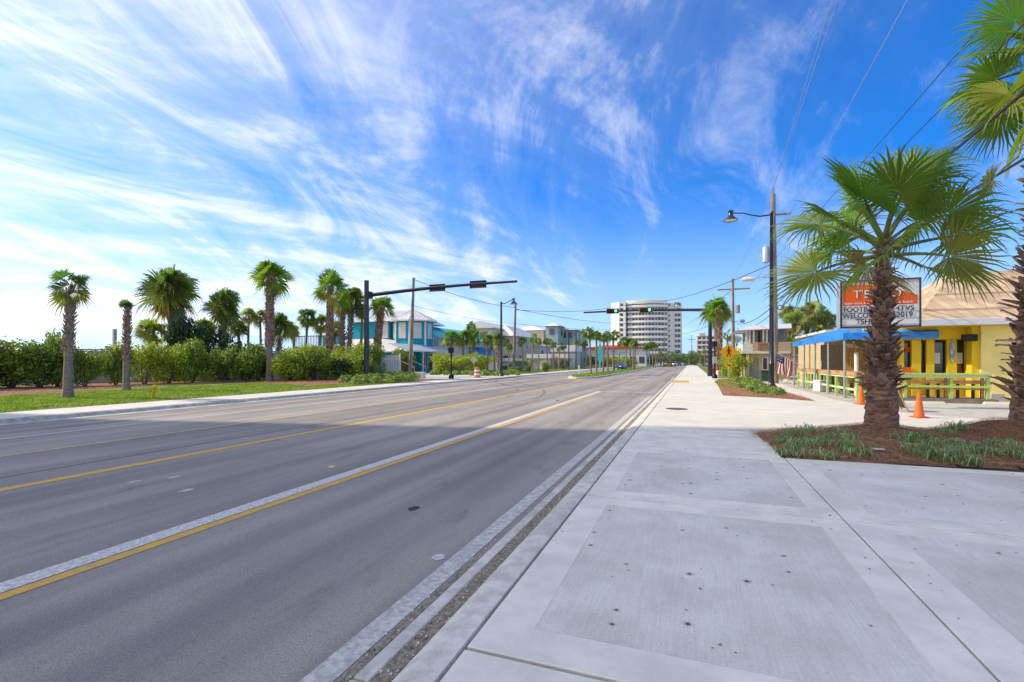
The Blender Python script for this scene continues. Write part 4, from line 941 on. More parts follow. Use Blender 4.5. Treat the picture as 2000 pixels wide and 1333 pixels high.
q = onY(1197, 608, pr_.y); signal(MR, (q.x, q.y, armz(AR, ER, q.x)), False, 'traffic light showing green near the free end of the right arm')
q = onY(852, 567, pl.y); signal(ML, (q.x, q.y, armz(AL, EL, q.x)), True, 'traffic light seen from behind, middle of the left mast arm')
q = onY(932, 561, pl.y); signal(ML, (q.x, q.y, armz(AL, EL, q.x)), True, 'traffic light seen from behind, nearer the free end of the left arm')
def wood_pole(px, py, tx, ty, r, label, leg=None):
    p = g(px, py); d = depth(p); t = at_depth(tx, ty, d)
    T = thing('utility_pole', (p.x, p.y, 0), label, 'utility pole', 'wooden utility poles')
    mb = MB(); mb.tube([(0, 0, -.1), ((t.x - p.x) * .5, (t.y - p.y) * .5, t.z * .5), (t.x - p.x, t.y - p.y, t.z)], [r, r * .85, r * .68], 12); mb.build('pole', M['wood_grey'], T, smooth=True, world=False)
    return T, p, t
M['ceram'] = mat('insulator', (.35, .33, .32), .3)
T, PR, PRt = wood_pole(1514, 749, 1510, 380, .235, 'tall weathered wooden utility pole behind the right street lamp')
mb = MB()
for i in range(6): mb.lathe([(.03, 0), (.09, .03), (.09, .06), (.03, .08)], (PRt.x - PR.x, PRt.y - PR.y, PRt.z - PR.z - .1 + i * .11), 12)
mb.build('insulator', M['ceram'], T, world=False)
zc = at_depth(1512, 420, depth(PR)).z
mb = MB(); mb.box((.35, 0, zc), (1.3, .1, .12), 0, 0, .01); mb.build('crossarm', M['wood_grey'], T, world=False)
link('insulator', MB().lathe([(.03, 0), (.09, .03), (.09, .1), (.03, .13)], n=12).mesh('insulator', M['ceram']), T, (.95, 0, zc + .06))
zt_ = at_depth(1500, 497, depth(PR)).z
mb = MB(); mb.lathe([(.2, -.6), (.24, -.58), (.24, .5), (.2, .55), (.06, .58), (.05, .75)], (-.62, -.1, zt_), 16); mb.box((-.32, 0, zt_), (.3, .12, .3)); mb.build('transformer', M['alu'], T, smooth=True, world=False)
zl = at_depth(1463, 543, depth(PR)).z; xl = onY(1463, 543, PR.y).x - PR.x
mb = MB(); mb.tube([(-.1, 0, zl + .0), (xl * .5, 0, zl + .12), (xl + .35, 0, zl + .02)], .03, 8); mb.build('lamp_arm', M['alu'], T, world=False)
mb = MB(); mb.lathe([(0, -.5), (.10, -.45), (.16, -.2), (.17, .2), (.10, .42), (0, .45)], (xl - .05, 0, zl), 12, 0, (-1, 0, 0)); mb.build('lamp_head', M['offwhite'], T, smooth=True, world=False)
zk = at_depth(1520, 566, depth(PR)).z
mb = MB()
for j in range(3): mb.tube([(.35 + .2 * math.cos(a * .5236), 0.04 * j, zk - 1.3 + .16 * math.sin(a * .5236)) for a in range(13)], .025, 5)
mb.build('cable_coil', M['wire'], T, world=False)
T, PS, PSt = wood_pole(1433, 733, 1431, 545, .2, 'second wooden utility pole farther along the right sidewalk')
mb = MB(); zz_ = PSt.z - 1.2; mb.box((0, 0, zz_), (3.4, .14, .16)); mb.build('crossarm', M['wood_grey'], T, world=False)
mb = MB(); mb.lathe([(.2, 0), (.25, .02), (.25, .9), (.2, .95)], (.4, -.2, PSt.z - 4), 12); mb.build('transformer', M['grey'], T, world=False)
mb = MB(); mb.tube([(0, 0, PSt.z - 5.0), (.5, 0, PSt.z - 4.9)], .04, 6); mb.lathe([(0, -.3), (.2, -.2), (.2, .2), (0, .3)], (.9, 0, PSt.z - 4.9), 10, 0, (1, 0, 0)); mb.build('lamp_head', M['grey'], T, world=False)
T, PL1, PL1t = wood_pole(801, 735, 808, 543, .20, 'thin wooden pole standing by the teal house stairs')
T, PL2, PL2t = wood_pole(1003, 729, 1007, 591, .20, 'wooden pole just right of the left street lamp')
T, PF, PFt = wood_pole(1351, 713, 1351, 655, .2, 'distant utility pole at the end of the road'); MB().box((0, 0, PFt.z - 2), (3.2, .2, .25)).build('crossarm', M['wood_grey'], T, world=False)
T, PG, PGt = wood_pole(1297, 716, 1297, 640, .12, 'distant slim lamp pole before the condominium'); MB().box((-.8, 0, PGt.z), (1.8, .3, .25)).build('lamp_head', M['offwhite'], T, world=False)
for px, py, ty, lab in ((1125, 722, 647, 'dark slim lamp post left of the median nose'), (1111, 724, 655, 'grey slim pole before the greenish building'), (1210, 718, 690, 'dark post near the turquoise sign')):
    p = g(px, py); d = depth(p); T = thing('lamp_post', (p.x, p.y, 0), lab, 'lamp post'); Hq = (py - ty) / F * d
    MB().tube([(0, 0, 0), (0, 0, Hq)], .1, 8).build('post', M['navy'], T, world=False); MB().tube([(0, 0, Hq), (.6, 0, Hq + .2), (1.4, 0, Hq + .1)], .05, 6).build('arm', M['navy'], T, world=False)
# ---------------- cables ----------------
def cable(a, b_, sag, r, label, n=18, name='power_line', m='wire'):
    a = Vector(a); b_ = Vector(b_); P_ = [a.lerp(b_, i / n) - Vector((0, 0, sag * 4 * (i / n) * (1 - i / n))) for i in range(n + 1)]
    tag(MB().tube(P_, r, 5).build(name, M[m]), label, 'cable', 'overhead cables')
M['wire_pale'] = mat('aluminium_wire', (.35, .34, .33), .5)
PT = Vector((PRt.x, PRt.y, PRt.z + .45))
cable(PT, (3.1, -10, PT.z + 0.4), .15, .011, 'thin wire from the pole top to the upper edge, left one of a close pair', m='wire_pale')
cable(PT, (3.55, -10, PT.z + .5), .25, .011, 'thin wire from the pole top to the upper edge, right one of a close pair', m='wire_pale')
cable((PR.x + .95, PR.y, zc + .2), (5.2, -10, zc + .6), .3, .010, 'thin wire from the end of the crossarm to the upper edge', m='wire_pale')
zq = at_depth(1512, 556, depth(PR)).z
cable((PR.x + .1, PR.y, zq - .5), (5.6, -12, zq + .1), .5, .034, 'thick black cable rising to the upper right from behind the near palm crown')
cable((PR.x + .1, PR.y, zq - 1.1), (6.9, -12, zq - .7), .55, .030, 'thick black cable crossing the cut off palm, lowest one at upper right')
cable((PR.x + .1, PR.y, zq + 1.1), (6.1, -12, zq + 1.6), .5, .012, 'thin twisted cable between the thin line and the thick black cable')
cable((PR.x + .1, PR.y, zq + 2.0), (6.9, -12, zq + 3.3), .4, .012, 'upper thin line at the right, ending above the near palm')
a_ = at_depth(1508, 516, depth(PR)); cable(a_, at_depth(1250, 590, 95), 1.0, .03, 'cable sagging from the tall right pole down behind the green traffic lights')
cable(at_depth(1250, 590, 95), PL2t - Vector((0, 0, 1.0)), .9, .03, 'cable crossing the road in front of the condominium to the left wooden pole')
cable(PL1t - Vector((0, 0, .15)), PL2t - Vector((0, 0, .7)), .5, .028, 'cable between the two left wooden poles, upper one')
cable(PL1t - Vector((0, 0, 3.0)), PL2t - Vector((0, 0, 2.9)), .3, .018, 'cable between the two left wooden poles, lower one')
cable(PL2t - Vector((0, 0, .9)), at_depth(1250, 632, 150), .8, .035, 'cable from the left wooden pole towards the far condominium, upper one')
cable(PL2t - Vector((0, 0, 2.9)), at_depth(1250, 640, 150), .8, .025, 'cable from the left wooden pole towards the far condominium, lower one')
cable(PT, PSt + Vector((0, 0, .1)), .6, .014, 'wire from the tall right pole to the top of the second pole', m='wire_pale')
cable((PR.x, PR.y, zq + 2.5), (PS.x + 1, PS.y, PSt.z - 1), .6, .013, 'wire from below the crossarm of the tall pole to the second pole')
cable((PR.x, PR.y, zq - 1.4), (PS.x + .3, PS.y, PSt.z - 5.2), .5, .03, 'thick black cable between the two right poles, upper one')
cable((PR.x, PR.y, zq - 1.9), (PS.x + .3, PS.y, PSt.z - 5.8), .5, .024, 'black cable between the two right poles, lower one')
cable((PR.x, PR.y, zq - 1.2), at_depth(1640, 668, 30), .3, .014, 'service wire from the tall pole down to the restaurant')
cable((PR.x, PR.y, zq - .9), at_depth(1640, 620, 34), .3, .014, 'service wire from the tall pole towards the marquee sign')
cable(PSt - Vector((0, 0, 1.2)), at_depth(1330, 640, 190), .6, .03, 'wire from the second right pole to the condominium side, upper one')
cable(PSt - Vector((0, 0, 4.2)), at_depth(1330, 652, 190), .6, .03, 'wire from the second right pole to the condominium side, lower one')
# ---------------- signs and small furniture ----------------
M['warn'] = mat('warning_yellow', (.80, .38, .008), .5, .05, 3); M['signback'] = mat('sign_back', (.33, .33, .32), .5)
def diamond(mb, c, s, m, y): mb.add([(c[0] - s, y, c[2]), (c[0], y, c[2] - s), (c[0] + s, y, c[2]), (c[0], y, c[2] + s)], [(0, 1, 2, 3)], m)
p = g(1423, 742); T = thing('crossing_sign', (p.x, p.y, 0), 'yellow diamond pedestrian crossing sign with an arrow plaque below', 'road sign'); d = depth(p)
k = d / F; T.rotation_euler = (0, 0, R(8))
MB().tube([(0, 0, 0), (0, 0, (742 - 668) * k)], .04, 6).build('post', M['alu'], T, world=False)
zc_ = (742 - 688) * k; s = 17.5 * k
mb = MB(); mb.poly([(-s, zc_), (0, zc_ - s), (s, zc_), (0, zc_ + s)], -.012, .012); mb.v = [(x, -.06 - z, y) for x, y, z in mb.v]; pl_ = mb.build('sign_plate', M['warn'], T, world=False)
mb = MB(); y = -.08
def fl(mb, pts, y=-.08): mb.add([(x, y, z) for x, z in pts], [tuple(range(len(pts)))])
u = s * .16
fl(mb, [(math.cos(a * .7) * u * .7, zc_ + s * .48 + math.sin(a * .7) * u * .7) for a in range(9)])
fl(mb, [(-u * .7, zc_ + s * .34), (u * .7, zc_ + s * .34), (u * .5, zc_ - s * .12), (-u * .6, zc_ - s * .12)])
fl(mb, [(-u * .5, zc_ - s * .1), (u * .2, zc_ - s * .1), (-u * 1.0, zc_ - s * .55), (-u * 1.7, zc_ - s * .55)])
fl(mb, [(-u * .1, zc_ - s * .1), (u * .6, zc_ - s * .1), (u * 1.6, zc_ - s * .55), (u * .9, zc_ - s * .52)])
fl(mb, [(-u * .7, zc_ + s * .3), (-u * .3, zc_ + s * .3), (-u * 1.7, zc_ - s * .0), (-u * 2.0, zc_ + s * .05)])
fl(mb, [(u * .3, zc_ + s * .3), (u * .8, zc_ + s * .3), (u * 2.0, zc_ + s * .02), (u * 1.7, zc_ - s * .03)])
mb.build('walking_figure', M['black'], T, world=False)
zp = (742 - 713) * k
mb = MB(); mb.box((0, -.07, zp), (.58, .02, .32), 0, 0, .005); mb.build('arrow_plaque', M['warn'], T, world=False)
mb = MB(); fl(mb, [(-.18, zp + .09), (-.14, zp + .12), (.08, zp - .04), (.04, zp - .09)], -.085); fl(mb, [(.16, zp - .12), (.0, zp - .11), (.12, zp + .03)], -.085); mb.build('arrow', M['black'], T, world=False)
# back of the diamond sign on the left
p = g(926, 735); k = depth(p) / F; T = thing('diamond_sign', (p.x, p.y, 0), 'grey back of a diamond road sign above the orange drum', 'road sign')
MB().tube([(0, 0, 0), (0, 0, 38 * k)], .04, 6).build('post', M['alu'], T, world=False); s = 8 * k
mb = MB(); mb.poly([(-s, 32 * k), (0, 32 * k - s), (s, 32 * k), (0, 32 * k + s)], -.012, .012); mb.v = [(x, -.06 - z, y) for x, y, z in mb.v]; mb.build('sign_plate', M['signback'], T, world=False)
# oval sign
p = g(1439, 731); k = depth(p) / F; T = thing('oval_sign', (p.x, p.y, 0), 'pale green oval sign with pointed ends on a dark green post', 'sign')
MB().tube([(0, 0, 0), (0, 0, 60 * k)], .09, 8).build('post', M['dgreen'], T, world=False)
mb = MB(); pts = [(9.5 * k * math.cos(a * .3142), 68 * k + 7.5 * k * math.sin(a * .3142) * abs(math.sin(a * .3142)) ** .25) for a in range(20)]; mb.poly(pts, -.1, .1); mb.v = [(x, -z, y) for x, y, z in mb.v]
M['palegreen'] = mat('pale_green_sign', (.42, .5, .34), .6); mb.build('sign_board', M['palegreen'], T, world=False)
for i, z in enumerate((70.5, 67, 64)): MB().box((0, -.12, z * k), ((12, 9, 6)[i] * k, .02, 1.2 * k)).build('lettering', M['grey'], T, world=False)
# pedestrian signals
def ped(px, py, ty, label, box=False):
    p = g(px, py); k = depth(p) / F; H = (py - ty) * k; T = thing('pedestrian_signal', (p.x, p.y, 0), label, 'pedestrian signal', 'pedestrian signal posts')
    mb = MB(); mb.lathe([(.24, 0), (.24, .25), (.12, .4), (.075, .45), (.07, H - .3)], n=12); mb.build('post', M['black'], T, smooth=True, world=False)
    MB().box((0, -.05, H - .25), (.46, .35, .5), 0, 0, .03).build('signal_head', M['black'], T, world=False)
    if box: MB().box((.0, -.16, H * .49), (.4, .25, .62), 0, 0, .03).build('control_box', M['palegrey'], T, world=False)
M['palegrey'] = mat('pale_grey_paint', (.36, .39, .37), .5)
ped(1396, 739, 667, 'black pedestrian signal post with a grey box beside the right mast', True); ped(881.5, 740, 679, 'black pedestrian signal post across the road at the driveway corner')
p = g(1408, 738); tag(MB().box((p.x, p.y, .35), (.75, .6, .7), 0, .2, .04).build('concrete_block', M['curb']), 'grey concrete block at the foot of the speckled palm', 'concrete block')
# yellow marker, drum, cones
p = g(299, 779); T = thing('marker_stub', (p.x, p.y, 0), 'leaning yellow plastic utility marker in the grass across the road', 'marker post')
M['yplastic'] = mat('yellow_plastic', (.75, .42, .01), .5)
mb = MB(); mb.tube([(-.06, 0, -.05), (.08, 0, .42)], [.05, .055], 10); mb.build('post', M['yplastic'], T, world=False); MB().lathe([(.075, 0), (.085, .03), (.085, .12), (.06, .16), (0, .17)], (.085, 0, .42), 10, 0, (.3, 0, 1)).build('cap', M['yplastic'], T, world=False)
p = g(932, 738); k = depth(p) / F; T = thing('traffic_drum', (p.x, p.y, 0), 'orange and white striped traffic drum at the driveway corner across the road', 'traffic drum')
prof = [(.42, 0), (.42, .06), (.31, .08), (.31, .24), (.29, .25), (.29, .43), (.275, .44), (.275, .62), (.26, .63), (.26, .8), (.24, .81), (.24, .98), (.2, 1.02), (.06, 1.04), (.06, 1.1), (0, 1.12)]
s = 21.5 * k / 1.12
for i, (a, c) in enumerate(((0, 4), (4, 6), (6, 8), (8, 10), (10, 16))):
    o = MB().lathe([(r * s, z * s) for r, z in prof[a:c]], n=20).build('stripe_band', M['drum'] if i % 2 == 0 else M['white'], T, smooth=True, world=False)
def cone(px, py, label):
    p = g(px, py); T = thing('traffic_cone', (p.x, p.y, 0.002), label, 'traffic cone', 'orange traffic cones'); T.rotation_euler = (0, 0, .3)
    MB().box((0, 0, .02), (.36, .36, .035), 0, 0, .015).build('base', M['orange'], T, world=False)
    MB().lathe([(.135, .035), (.125, .06), (.04, .68), (.035, .70), (.02, .70), (.02, .6)], n=24).build('cone_body', M['orange'], T, smooth=True, world=False)
cone(1795, 816, 'orange traffic cone standing clear to the right of the near palm trunk'); cone(1682, 790, 'orange traffic cone half hidden behind the left of the near palm trunk')
# ---------------- restaurant ----------------
M['yellow_shade'] = mat('shaded_yellow_stucco', (.80, .54, .02), .75, .06, 2, .15, 40)  # yellow stucco again, deepened to carry the shade of the porch recess
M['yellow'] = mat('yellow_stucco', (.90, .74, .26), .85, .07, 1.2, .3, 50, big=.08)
M['fascia'] = mat('white_fascia', (.60, .62, .66), .6, .04, 2)
M['awn'] = mat('blue_awning_vinyl', (.012, .17, .62), .38, .25, 2.2, .5, 5, spec=.5, col2=(.02, .27, .75))
M['lime'] = mat('lime_green_paint', (.42, .60, .16), .6, .1, 8); M['lime2'] = mat('pale_lime_paint', (.60, .68, .36), .6, .08, 8)
M['wood'] = mat('tan_wood', (.46, .27, .12), .7, .3, 5, .2, 30, stretch=(1, .3, 3)); M['fencewood'] = mat('orange_fence_wood', (.62, .33, .09), .7, .35, 2.5, .2, 20, stretch=(3, 3, .4))
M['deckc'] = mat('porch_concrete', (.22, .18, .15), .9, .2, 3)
def shingle():
    global nt, N, L
    m = mat('roof_shingles', (.55, .33, .21), .9, .2, 2); nt = m.node_tree; N = nt.nodes.new; L = nt.links.new
    b = nt.nodes['Principled BSDF']; tcn = nd('ShaderNodeNewGeometry'); br = nd('ShaderNodeTexBrick'); mp = nd('ShaderNodeMapping'); mp.inputs['Rotation'].default_value = (R(65), 0, 0)
    L(tcn.outputs['Position'], mp.inputs[0]); L(mp.outputs[0], br.inputs[0]); br.inputs['Scale'].default_value = 1; br.inputs['Brick Width'].default_value = .34; br.inputs['Row Height'].default_value = .145; br.inputs['Mortar Size'].default_value = .006
    br.inputs['Color1'].default_value = (.66, .49, .33, 1); br.inputs['Color2'].default_value = (.50, .36, .23, 1); br.inputs['Mortar'].default_value = (.24, .13, .09, 1)
    n = nd('ShaderNodeTexNoise'); L(tcn.outputs['Position'], n.inputs['Vector']); n.inputs['Scale'].default_value = .8; n.inputs['Detail'].default_value = 5
    L(mixc(1.0, br.outputs[0], mixc(ramp(n.outputs[0], .3, .7), (.82, .8, .8), (1.1, 1.1, 1.1)), 'MULTIPLY'), b.inputs['Base Color']); return m
M['shingle'] = shingle(); M['sign_red'] = mat('red_sign', (.5, .03, .02), .5)
RT = thing('restaurant', (10, 25, 0), 'yellow beach restaurant with tan shingle roof at the right', 'building')
def bl(x0, x1, y0, y1, z0, z1, name, m, parent=RT, bev=0): return MB().bb(x0, x1, y0, y1, z0, z1, 0, bev).build(name, M[m] if isinstance(m, str) else m, parent)
bl(10.8, 30, 24.5, 25.75, -.1, 3.02, 'wall', 'yellow')
bl(7.0, 10.55, 24.92, 25.2, 2.50, 3.0, 'header_beam', 'yellow_shade')
bl(10.55, 10.8, 24.6, 25.6, -.1, 3.0, 'corner_pier', 'yellow_shade')
bl(8.6, 10.8, 26.0, 26.2, -.1, 3.0, 'back_wall', M['yellow_shade'])
bl(10.8, 30, 25.75, 34, -.1, 3.0, 'rear_block', 'yellow')
Yp = 25.0
def pxX(px, Y=Yp): return onY(px, 700, Y).x
for a, c in ((1758, 1766), (1781, 1799), (1810, 1825), (1850, 1869)): bl(pxX(a), pxX(c), Yp, Yp + .35, -.05, 2.52, 'pillar', 'yellow_shade')
bl(pxX(1740), pxX(1900), Yp + .12, Yp + .3, -.05, 1.02, 'low_wall', 'yellow_shade')
for i, (a, c) in enumerate(((1766, 1781), (1799, 1810), (1825, 1850), (1869, 1898))):
    wdo = bl(pxX(a) + .01, pxX(c) - .01, Yp + .2, Yp + .24, 1.03, 2.45, 'window', 'glass')
    MB().bb(pxX(a) + .01, pxX(a) + .06, Yp + .15, Yp + .19, 1.03, 2.45).bb(pxX(c) - .06, pxX(c) - .01, Yp + .15, Yp + .19, 1.03, 2.45).bb(pxX(a) + .06, pxX(c) - .06, Yp + .15, Yp + .19, 2.38, 2.45).build('frame', M['black'], wdo)
bl(8.55, 30.3, 23.95, 24.1, 3.02, 3.28, 'eave_fascia', 'fascia', bev=.01)
bl(8.55, 30.3, 24.1, 25.0, 3.0, 3.04, 'soffit', 'yellow_shade'); bl(8.4, 8.55, 23.97, 26.5, 3.05, 3.3, 'rake_board', 'white')
mb = MB(); nr = 46; r0 = (24.0, 3.27); r1 = (31.3, 6.15)
xl0, xl1 = 8.5, 12.6
for i in range(nr):
    t0, t1 = i / nr, (i + 1) / nr; y0 = r0[0] + (r1[0] - r0[0]) * t0; y1 = r0[0] + (r1[0] - r0[0]) * t1; z0 = r0[1] + (r1[1] - r0[1]) * t0; z1 = r0[1] + (r1[1] - r0[1]) * t1
    xa = xl0 + (xl1 - xl0) * t0; xb = xl0 + (xl1 - xl0) * t1
    mb.add([(xa, y0, z0 + .014), (30.4, y0, z0 + .014), (30.4, y1, z1), (xb, y1, z1), (xa, y0, z0), (30.4, y0, z0)], [(0, 1, 2, 3), (4, 5, 1, 0)])
mb.add([(xl0, 24, 3.27), (xl1, 31.3, 6.15), (xl0, 38, 3.27)], [(0, 1, 2)]); mb.add([(xl1, 31.3, 6.15), (30.4, 31.3, 6.15), (30.4, 38, 3.27), (xl0, 38, 3.27)], [(0, 1, 2, 3)])
o = mb.build('roof', M['shingle'], RT); o['kind'] = 'stuff'
bl(pxX(1884, 24.3), pxX(1912, 24.3), 24.35, 24.6, 2.40, 2.68, 'loudspeaker', 'black', bev=.02)
MB().tube([(12.6, 24.45, 2.75), (13.2, 24.43, 2.62), (13.9, 24.42, 2.62), (14.5, 24.45, 2.72)], .015, 5).build('wall_cable', M['wire'], RT)
# surfboard plaque
sx = pxX(1860, 24.95); mb = MB(); pts = [(.085 * math.sin(math.pi * t / 10) * (1 if True else 0), t / 10 * 1.0) for t in range(11)]
pts = pts + [(-x, z) for x, z in pts[-2:0:-1]]; mb.poly(pts, -.02, .02); mb.v = [(sx + x, 24.93 - z, 1.55 + y) for x, y, z in mb.v]
o = mb.build('surfboard', mat('surfboard_print', (.55, .58, .6), .4, col2=(.12, .25, .35), scale=6)); tag(o, 'narrow patterned surfboard hung upright on a yellow pillar', 'surfboard')
o = bl(pxX(1770), pxX(1779), Yp + .10, Yp + .13, 2.0, 2.2, 'open_sign', M['sign_red']); bl(pxX(1762), pxX(1778), Yp - .06, Yp - .02, 1.05, 1.35, 'menu_board', M['orange'])
for i, (a, c) in enumerate(((1827, 1840), (1872, 1884))): bl(pxX(a), pxX(c), Yp + .17, Yp + .185, 1.5, 1.95, 'poster', M['offwhite'])
# porch slab and rail
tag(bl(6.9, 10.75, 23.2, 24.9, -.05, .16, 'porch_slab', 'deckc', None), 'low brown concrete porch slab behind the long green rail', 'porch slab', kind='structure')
RL = thing('porch_railing', (9, 23.4, .16), 'long lime green railing with wooden bench board in front of the yellow restaurant', 'railing')
xr, xL = onY(1934, 750, 23.4).x, 7.55
for nm, z0, z1, y0, y1, mt in (('top_rail', 1.08, 1.14, 23.28, 23.52, 'lime'), ('rail_board', .96, 1.08, 23.34, 23.38, 'lime2'), ('bench_back', .72, .86, 23.7, 23.74, 'wood'), ('mid_rail', .58, .66, 23.34, 23.39, 'lime'), ('bench_seat', .50, .55, 23.42, 23.8, 'wood')):
    bl(xL, xr, y0, y1, z0, z1, nm, mt, RL)
for px in (1768, 1858, 1930):
    x = onY(px, 750, 23.4).x; bl(x - .05, x + .05, 23.38, 23.48, .14, 1.08, 'post', 'lime', RL); bl(x - .16, x - .07, 23.5, 23.6, .14, 1.0, 'bench_post', 'wood', RL)
for px in (1812, 1832, 1870, 1900): x = onY(px, 750, 23.8).x; bl(x - .04, x + .04, 23.75, 23.83, .14, .8, 'bench_leg', 'wood_dark', RL)
for px0, px1, py, lab in ((1750, 1832, 788, 'long pale wheel stop in front of the porch slab'), (1921, 2012, 790, 'pale wheel stop by the yellow wall at right edge')):
    a, c = g(px0, py), g(px1, py); V = [(a.x, a.y - .07, 0), (c.x, a.y - .07, 0), (c.x, a.y + .09, 0), (a.x, a.y + .09, 0), (a.x + .03, a.y - .03, .1), (c.x - .03, a.y - .03, .1), (c.x - .03, a.y + .05, .1), (a.x + .03, a.y + .05, .1)]
    tag(MB().add(V, [(4, 5, 6, 7), (0, 1, 5, 4), (1, 2, 6, 5), (2, 3, 7, 6), (3, 0, 4, 7)]).build('wheel_stop', M['walk']), lab, 'wheel stop', 'concrete wheel stops')
p = g(1953, 787); tag(MB().box((p.x, p.y + .3, .17), (.42, .35, .36), 0, 0, .02).build('cinder_block', M['lot']), 'grey block standing against the yellow wall', 'block')
# awning canopy
AW = thing('awning', (6.2, 25, 2.5), 'bright blue vinyl awning with scalloped edge over the bar counters', 'awning')
AX0, AX1, AY0, AY1, AZ = 6.2, 9.55, 24.72, 36, 2.54
tilt = .0
top = [(AX0, AY0, AZ + .28), (AX1, AY0, AZ + .30), (AX1, AY0 + 1.6, AZ + .95), (AX0 + 1.6, AY0 + 1.6, AZ + .95), (AX0 + 1.6, AY1, AZ + .8), (AX0, AY1, AZ + .28)]
mb = MB(); rn = random.Random(2)
def sheet(a, b_, c, d_, nu, nv, amp):
    V = []; Fc = []; a, b_, c, d_ = map(Vector, (a, b_, c, d_)); n = (b_ - a).cross(d_ - a).normalized()
    for j in range(nv + 1):
        for i in range(nu + 1):
            u, v = i / nu, j / nv; q = (a.lerp(b_, u)).lerp(d_.lerp(c, u), v); k_ = 0 if j in (0, nv) or i in (0, nu) else amp * (math.sin(i * 1.9 + j * 1.3) + rn.uniform(-.6, .6)); V.append(q + n * k_)
    for j in range(nv):
        for i in range(nu): k_ = j * (nu + 1) + i; Fc.append((k_, k_ + 1, k_ + nu + 2, k_ + nu + 1))
    return V, Fc
mb.add(*sheet(top[0], top[1], top[2], top[3], 26, 6, .02)); mb.add(*sheet(top[5], top[0], top[3], top[4], 30, 5, .015))
mb.add([top[1], (AX1, AY0 + 1.6, AZ + .3), top[2]], [(0, 1, 2)])
mb.build('canopy', M['awn'], AW, smooth=True)
mb = MB(); mb.add(*sheet((AX0, AY0, AZ + .06), (AX1, AY0, AZ + .06), (AX1, AY0, AZ + .29), (AX0, AY0, AZ + .28), 30, 3, .012)); mb.add(*sheet((AX0, AY1, AZ + .06), (AX0, AY0, AZ + .06), (AX0, AY0, AZ + .28), (AX0, AY1, AZ + .28), 50, 3, .01))
mb.add(*sheet((AX1, AY0, AZ + .06), (AX1, AY0 + 1.6, AZ + .06), (AX1, AY0 + 1.6, AZ + .3), (AX1, AY0, AZ + .29), 6, 2, .0))
mb.build('side_panel', M['awn'], AW, smooth=True)
mb = MB()
def scallop(a, b_, n):
    a, b_ = Vector(a), Vector(b_)
    for i in range(n):
        p0, p1 = a.lerp(b_, i / n), a.lerp(b_, (i + 1) / n); m_ = (p0 + p1) / 2
        mb.add([p0, p1, p1 - Vector((0, 0, .03)), p0.lerp(p1, .8) - Vector((0, 0, .065)), m_ - Vector((0, 0, .08)), p0.lerp(p1, .2) - Vector((0, 0, .065)), p0 - Vector((0, 0, .03))], [(0, 6, 5, 4, 3, 2, 1)])
scallop((AX0, AY0 - .005, AZ + .06), (AX1, AY0 - .005, AZ + .06), 17); scallop((AX0 - .005, AY1, AZ + .06), (AX0 - .005, AY0, AZ + .06), 50); mb.build('valance', M['awn'], AW)
for (x, y) in ((AX0 + .1, 24.95), (AX0 + .1, 27.6), (AX0 + .1, 30.3), (AX0 + .1, 33), (AX0 + .1, 35.9), (AX0 + 2.6, 28), (AX0 + 2.6, 33)): MB().tube([(x, y, 0), (x, y, AZ + .2)], .045, 8).build('post', M['alu'], AW)
x = onY(1673, 700, 26.3).x; MB().tube([(x, 26.3, 0), (x, 26.3, 2.0)], .09, 10).build('white_post', M['white'], AW)
# building portion and fence behind the awning
bl(7.4, 8.4, 34, 34.2, 0, 2.6, 'stone_wall', mat('stone_cladding', (.24, .18, .12), .9, col2=(.42, .34, .24), scale=7, stretch=(1, 1, 3)), RT)
bl(8.0, 16, 35, 44, 0, 3.4, 'rear_wing', mat('tan_wall', (.52, .40, .22), .85, .08, 2), RT); bl(7.8, 16.2, 34.8, 44.2, 3.4, 3.55, 'rear_wing_roof', 'fascia')
FN = thing('board_fence', (9, 30, 0), 'orange brown board fence behind the bar counters under the awning', 'fence')
fm = MB().box((0, 0, 1.15), (.165, .025, 2.3)).mesh('board', M['fencewood'])
for i in range(26): link('board', fm, FN, (-1.3 + i * .175, random.uniform(-.008, .008), 0))
MB().bb(7.7, 12.3, 30.03, 30.09, .4, .5).bb(7.7, 12.3, 30.03, 30.09, 1.5, 1.6).build('rails', M['fencewood'], FN)
# bar counters
def counter(y0, y1, n, label):
    T = thing('bar_counter', (6.65, (y0 + y1) / 2, 0), label, 'bar counter', 'green bar counters along the sidewalk')
    bl(6.38, 6.95, y0 - .05, y1, 1.10, 1.15, 'counter_top', 'wood', T); bl(6.36, 6.40, y0 - .05, y1, .98, 1.10, 'wood_band', 'wood', T); bl(6.4, 6.95, y0 - .05, y0, .98, 1.10, 'wood_band', 'wood', T)
    bl(6.40, 6.45, y0, y1, .90, .98, 'upper_rail', 'lime2', T); bl(6.40, 6.45, y0, y1, .36, .45, 'foot_rail', 'lime2', T)
    for i in range(n):
        y = y0 + .05 + (y1 - y0 - .15) * i / (n - 1)
        for x in (6.42, 6.9): bl(x - .045, x + .045, y - .06, y + .06, 0, .9, 'post', 'lime', T)
    bl(6.45, 6.9, y0, y0 + .05, .90, .98, 'end_rail', 'lime2', T); bl(6.45, 6.9, y0, y0 + .05, .3, .4, 'end_rail', 'lime', T)
counter(23.6, 29.9, 5, 'nearer lime green bar counter with wooden top, by the near palm'); counter(31.0, 35.4, 4, 'farther lime green bar counter with wooden top, by the flag')
x, y = onY(1601, 745, 28.6).x, 28.6
p = g(1603, 765); T = thing('cooler_box', (p.x, p.y, 0), 'white box standing at the end of the nearer green counter', 'cooler'); T.rotation_euler = (0, 0, .5)
MB().box((0, 0, .27), (.55, .5, .54), 0, 0, .03).build('box', M['white'], T, world=False); MB().box((0, 0, .57), (.58, .53, .06), 0, 0, .02).build('lid', M['white'], T, world=False)
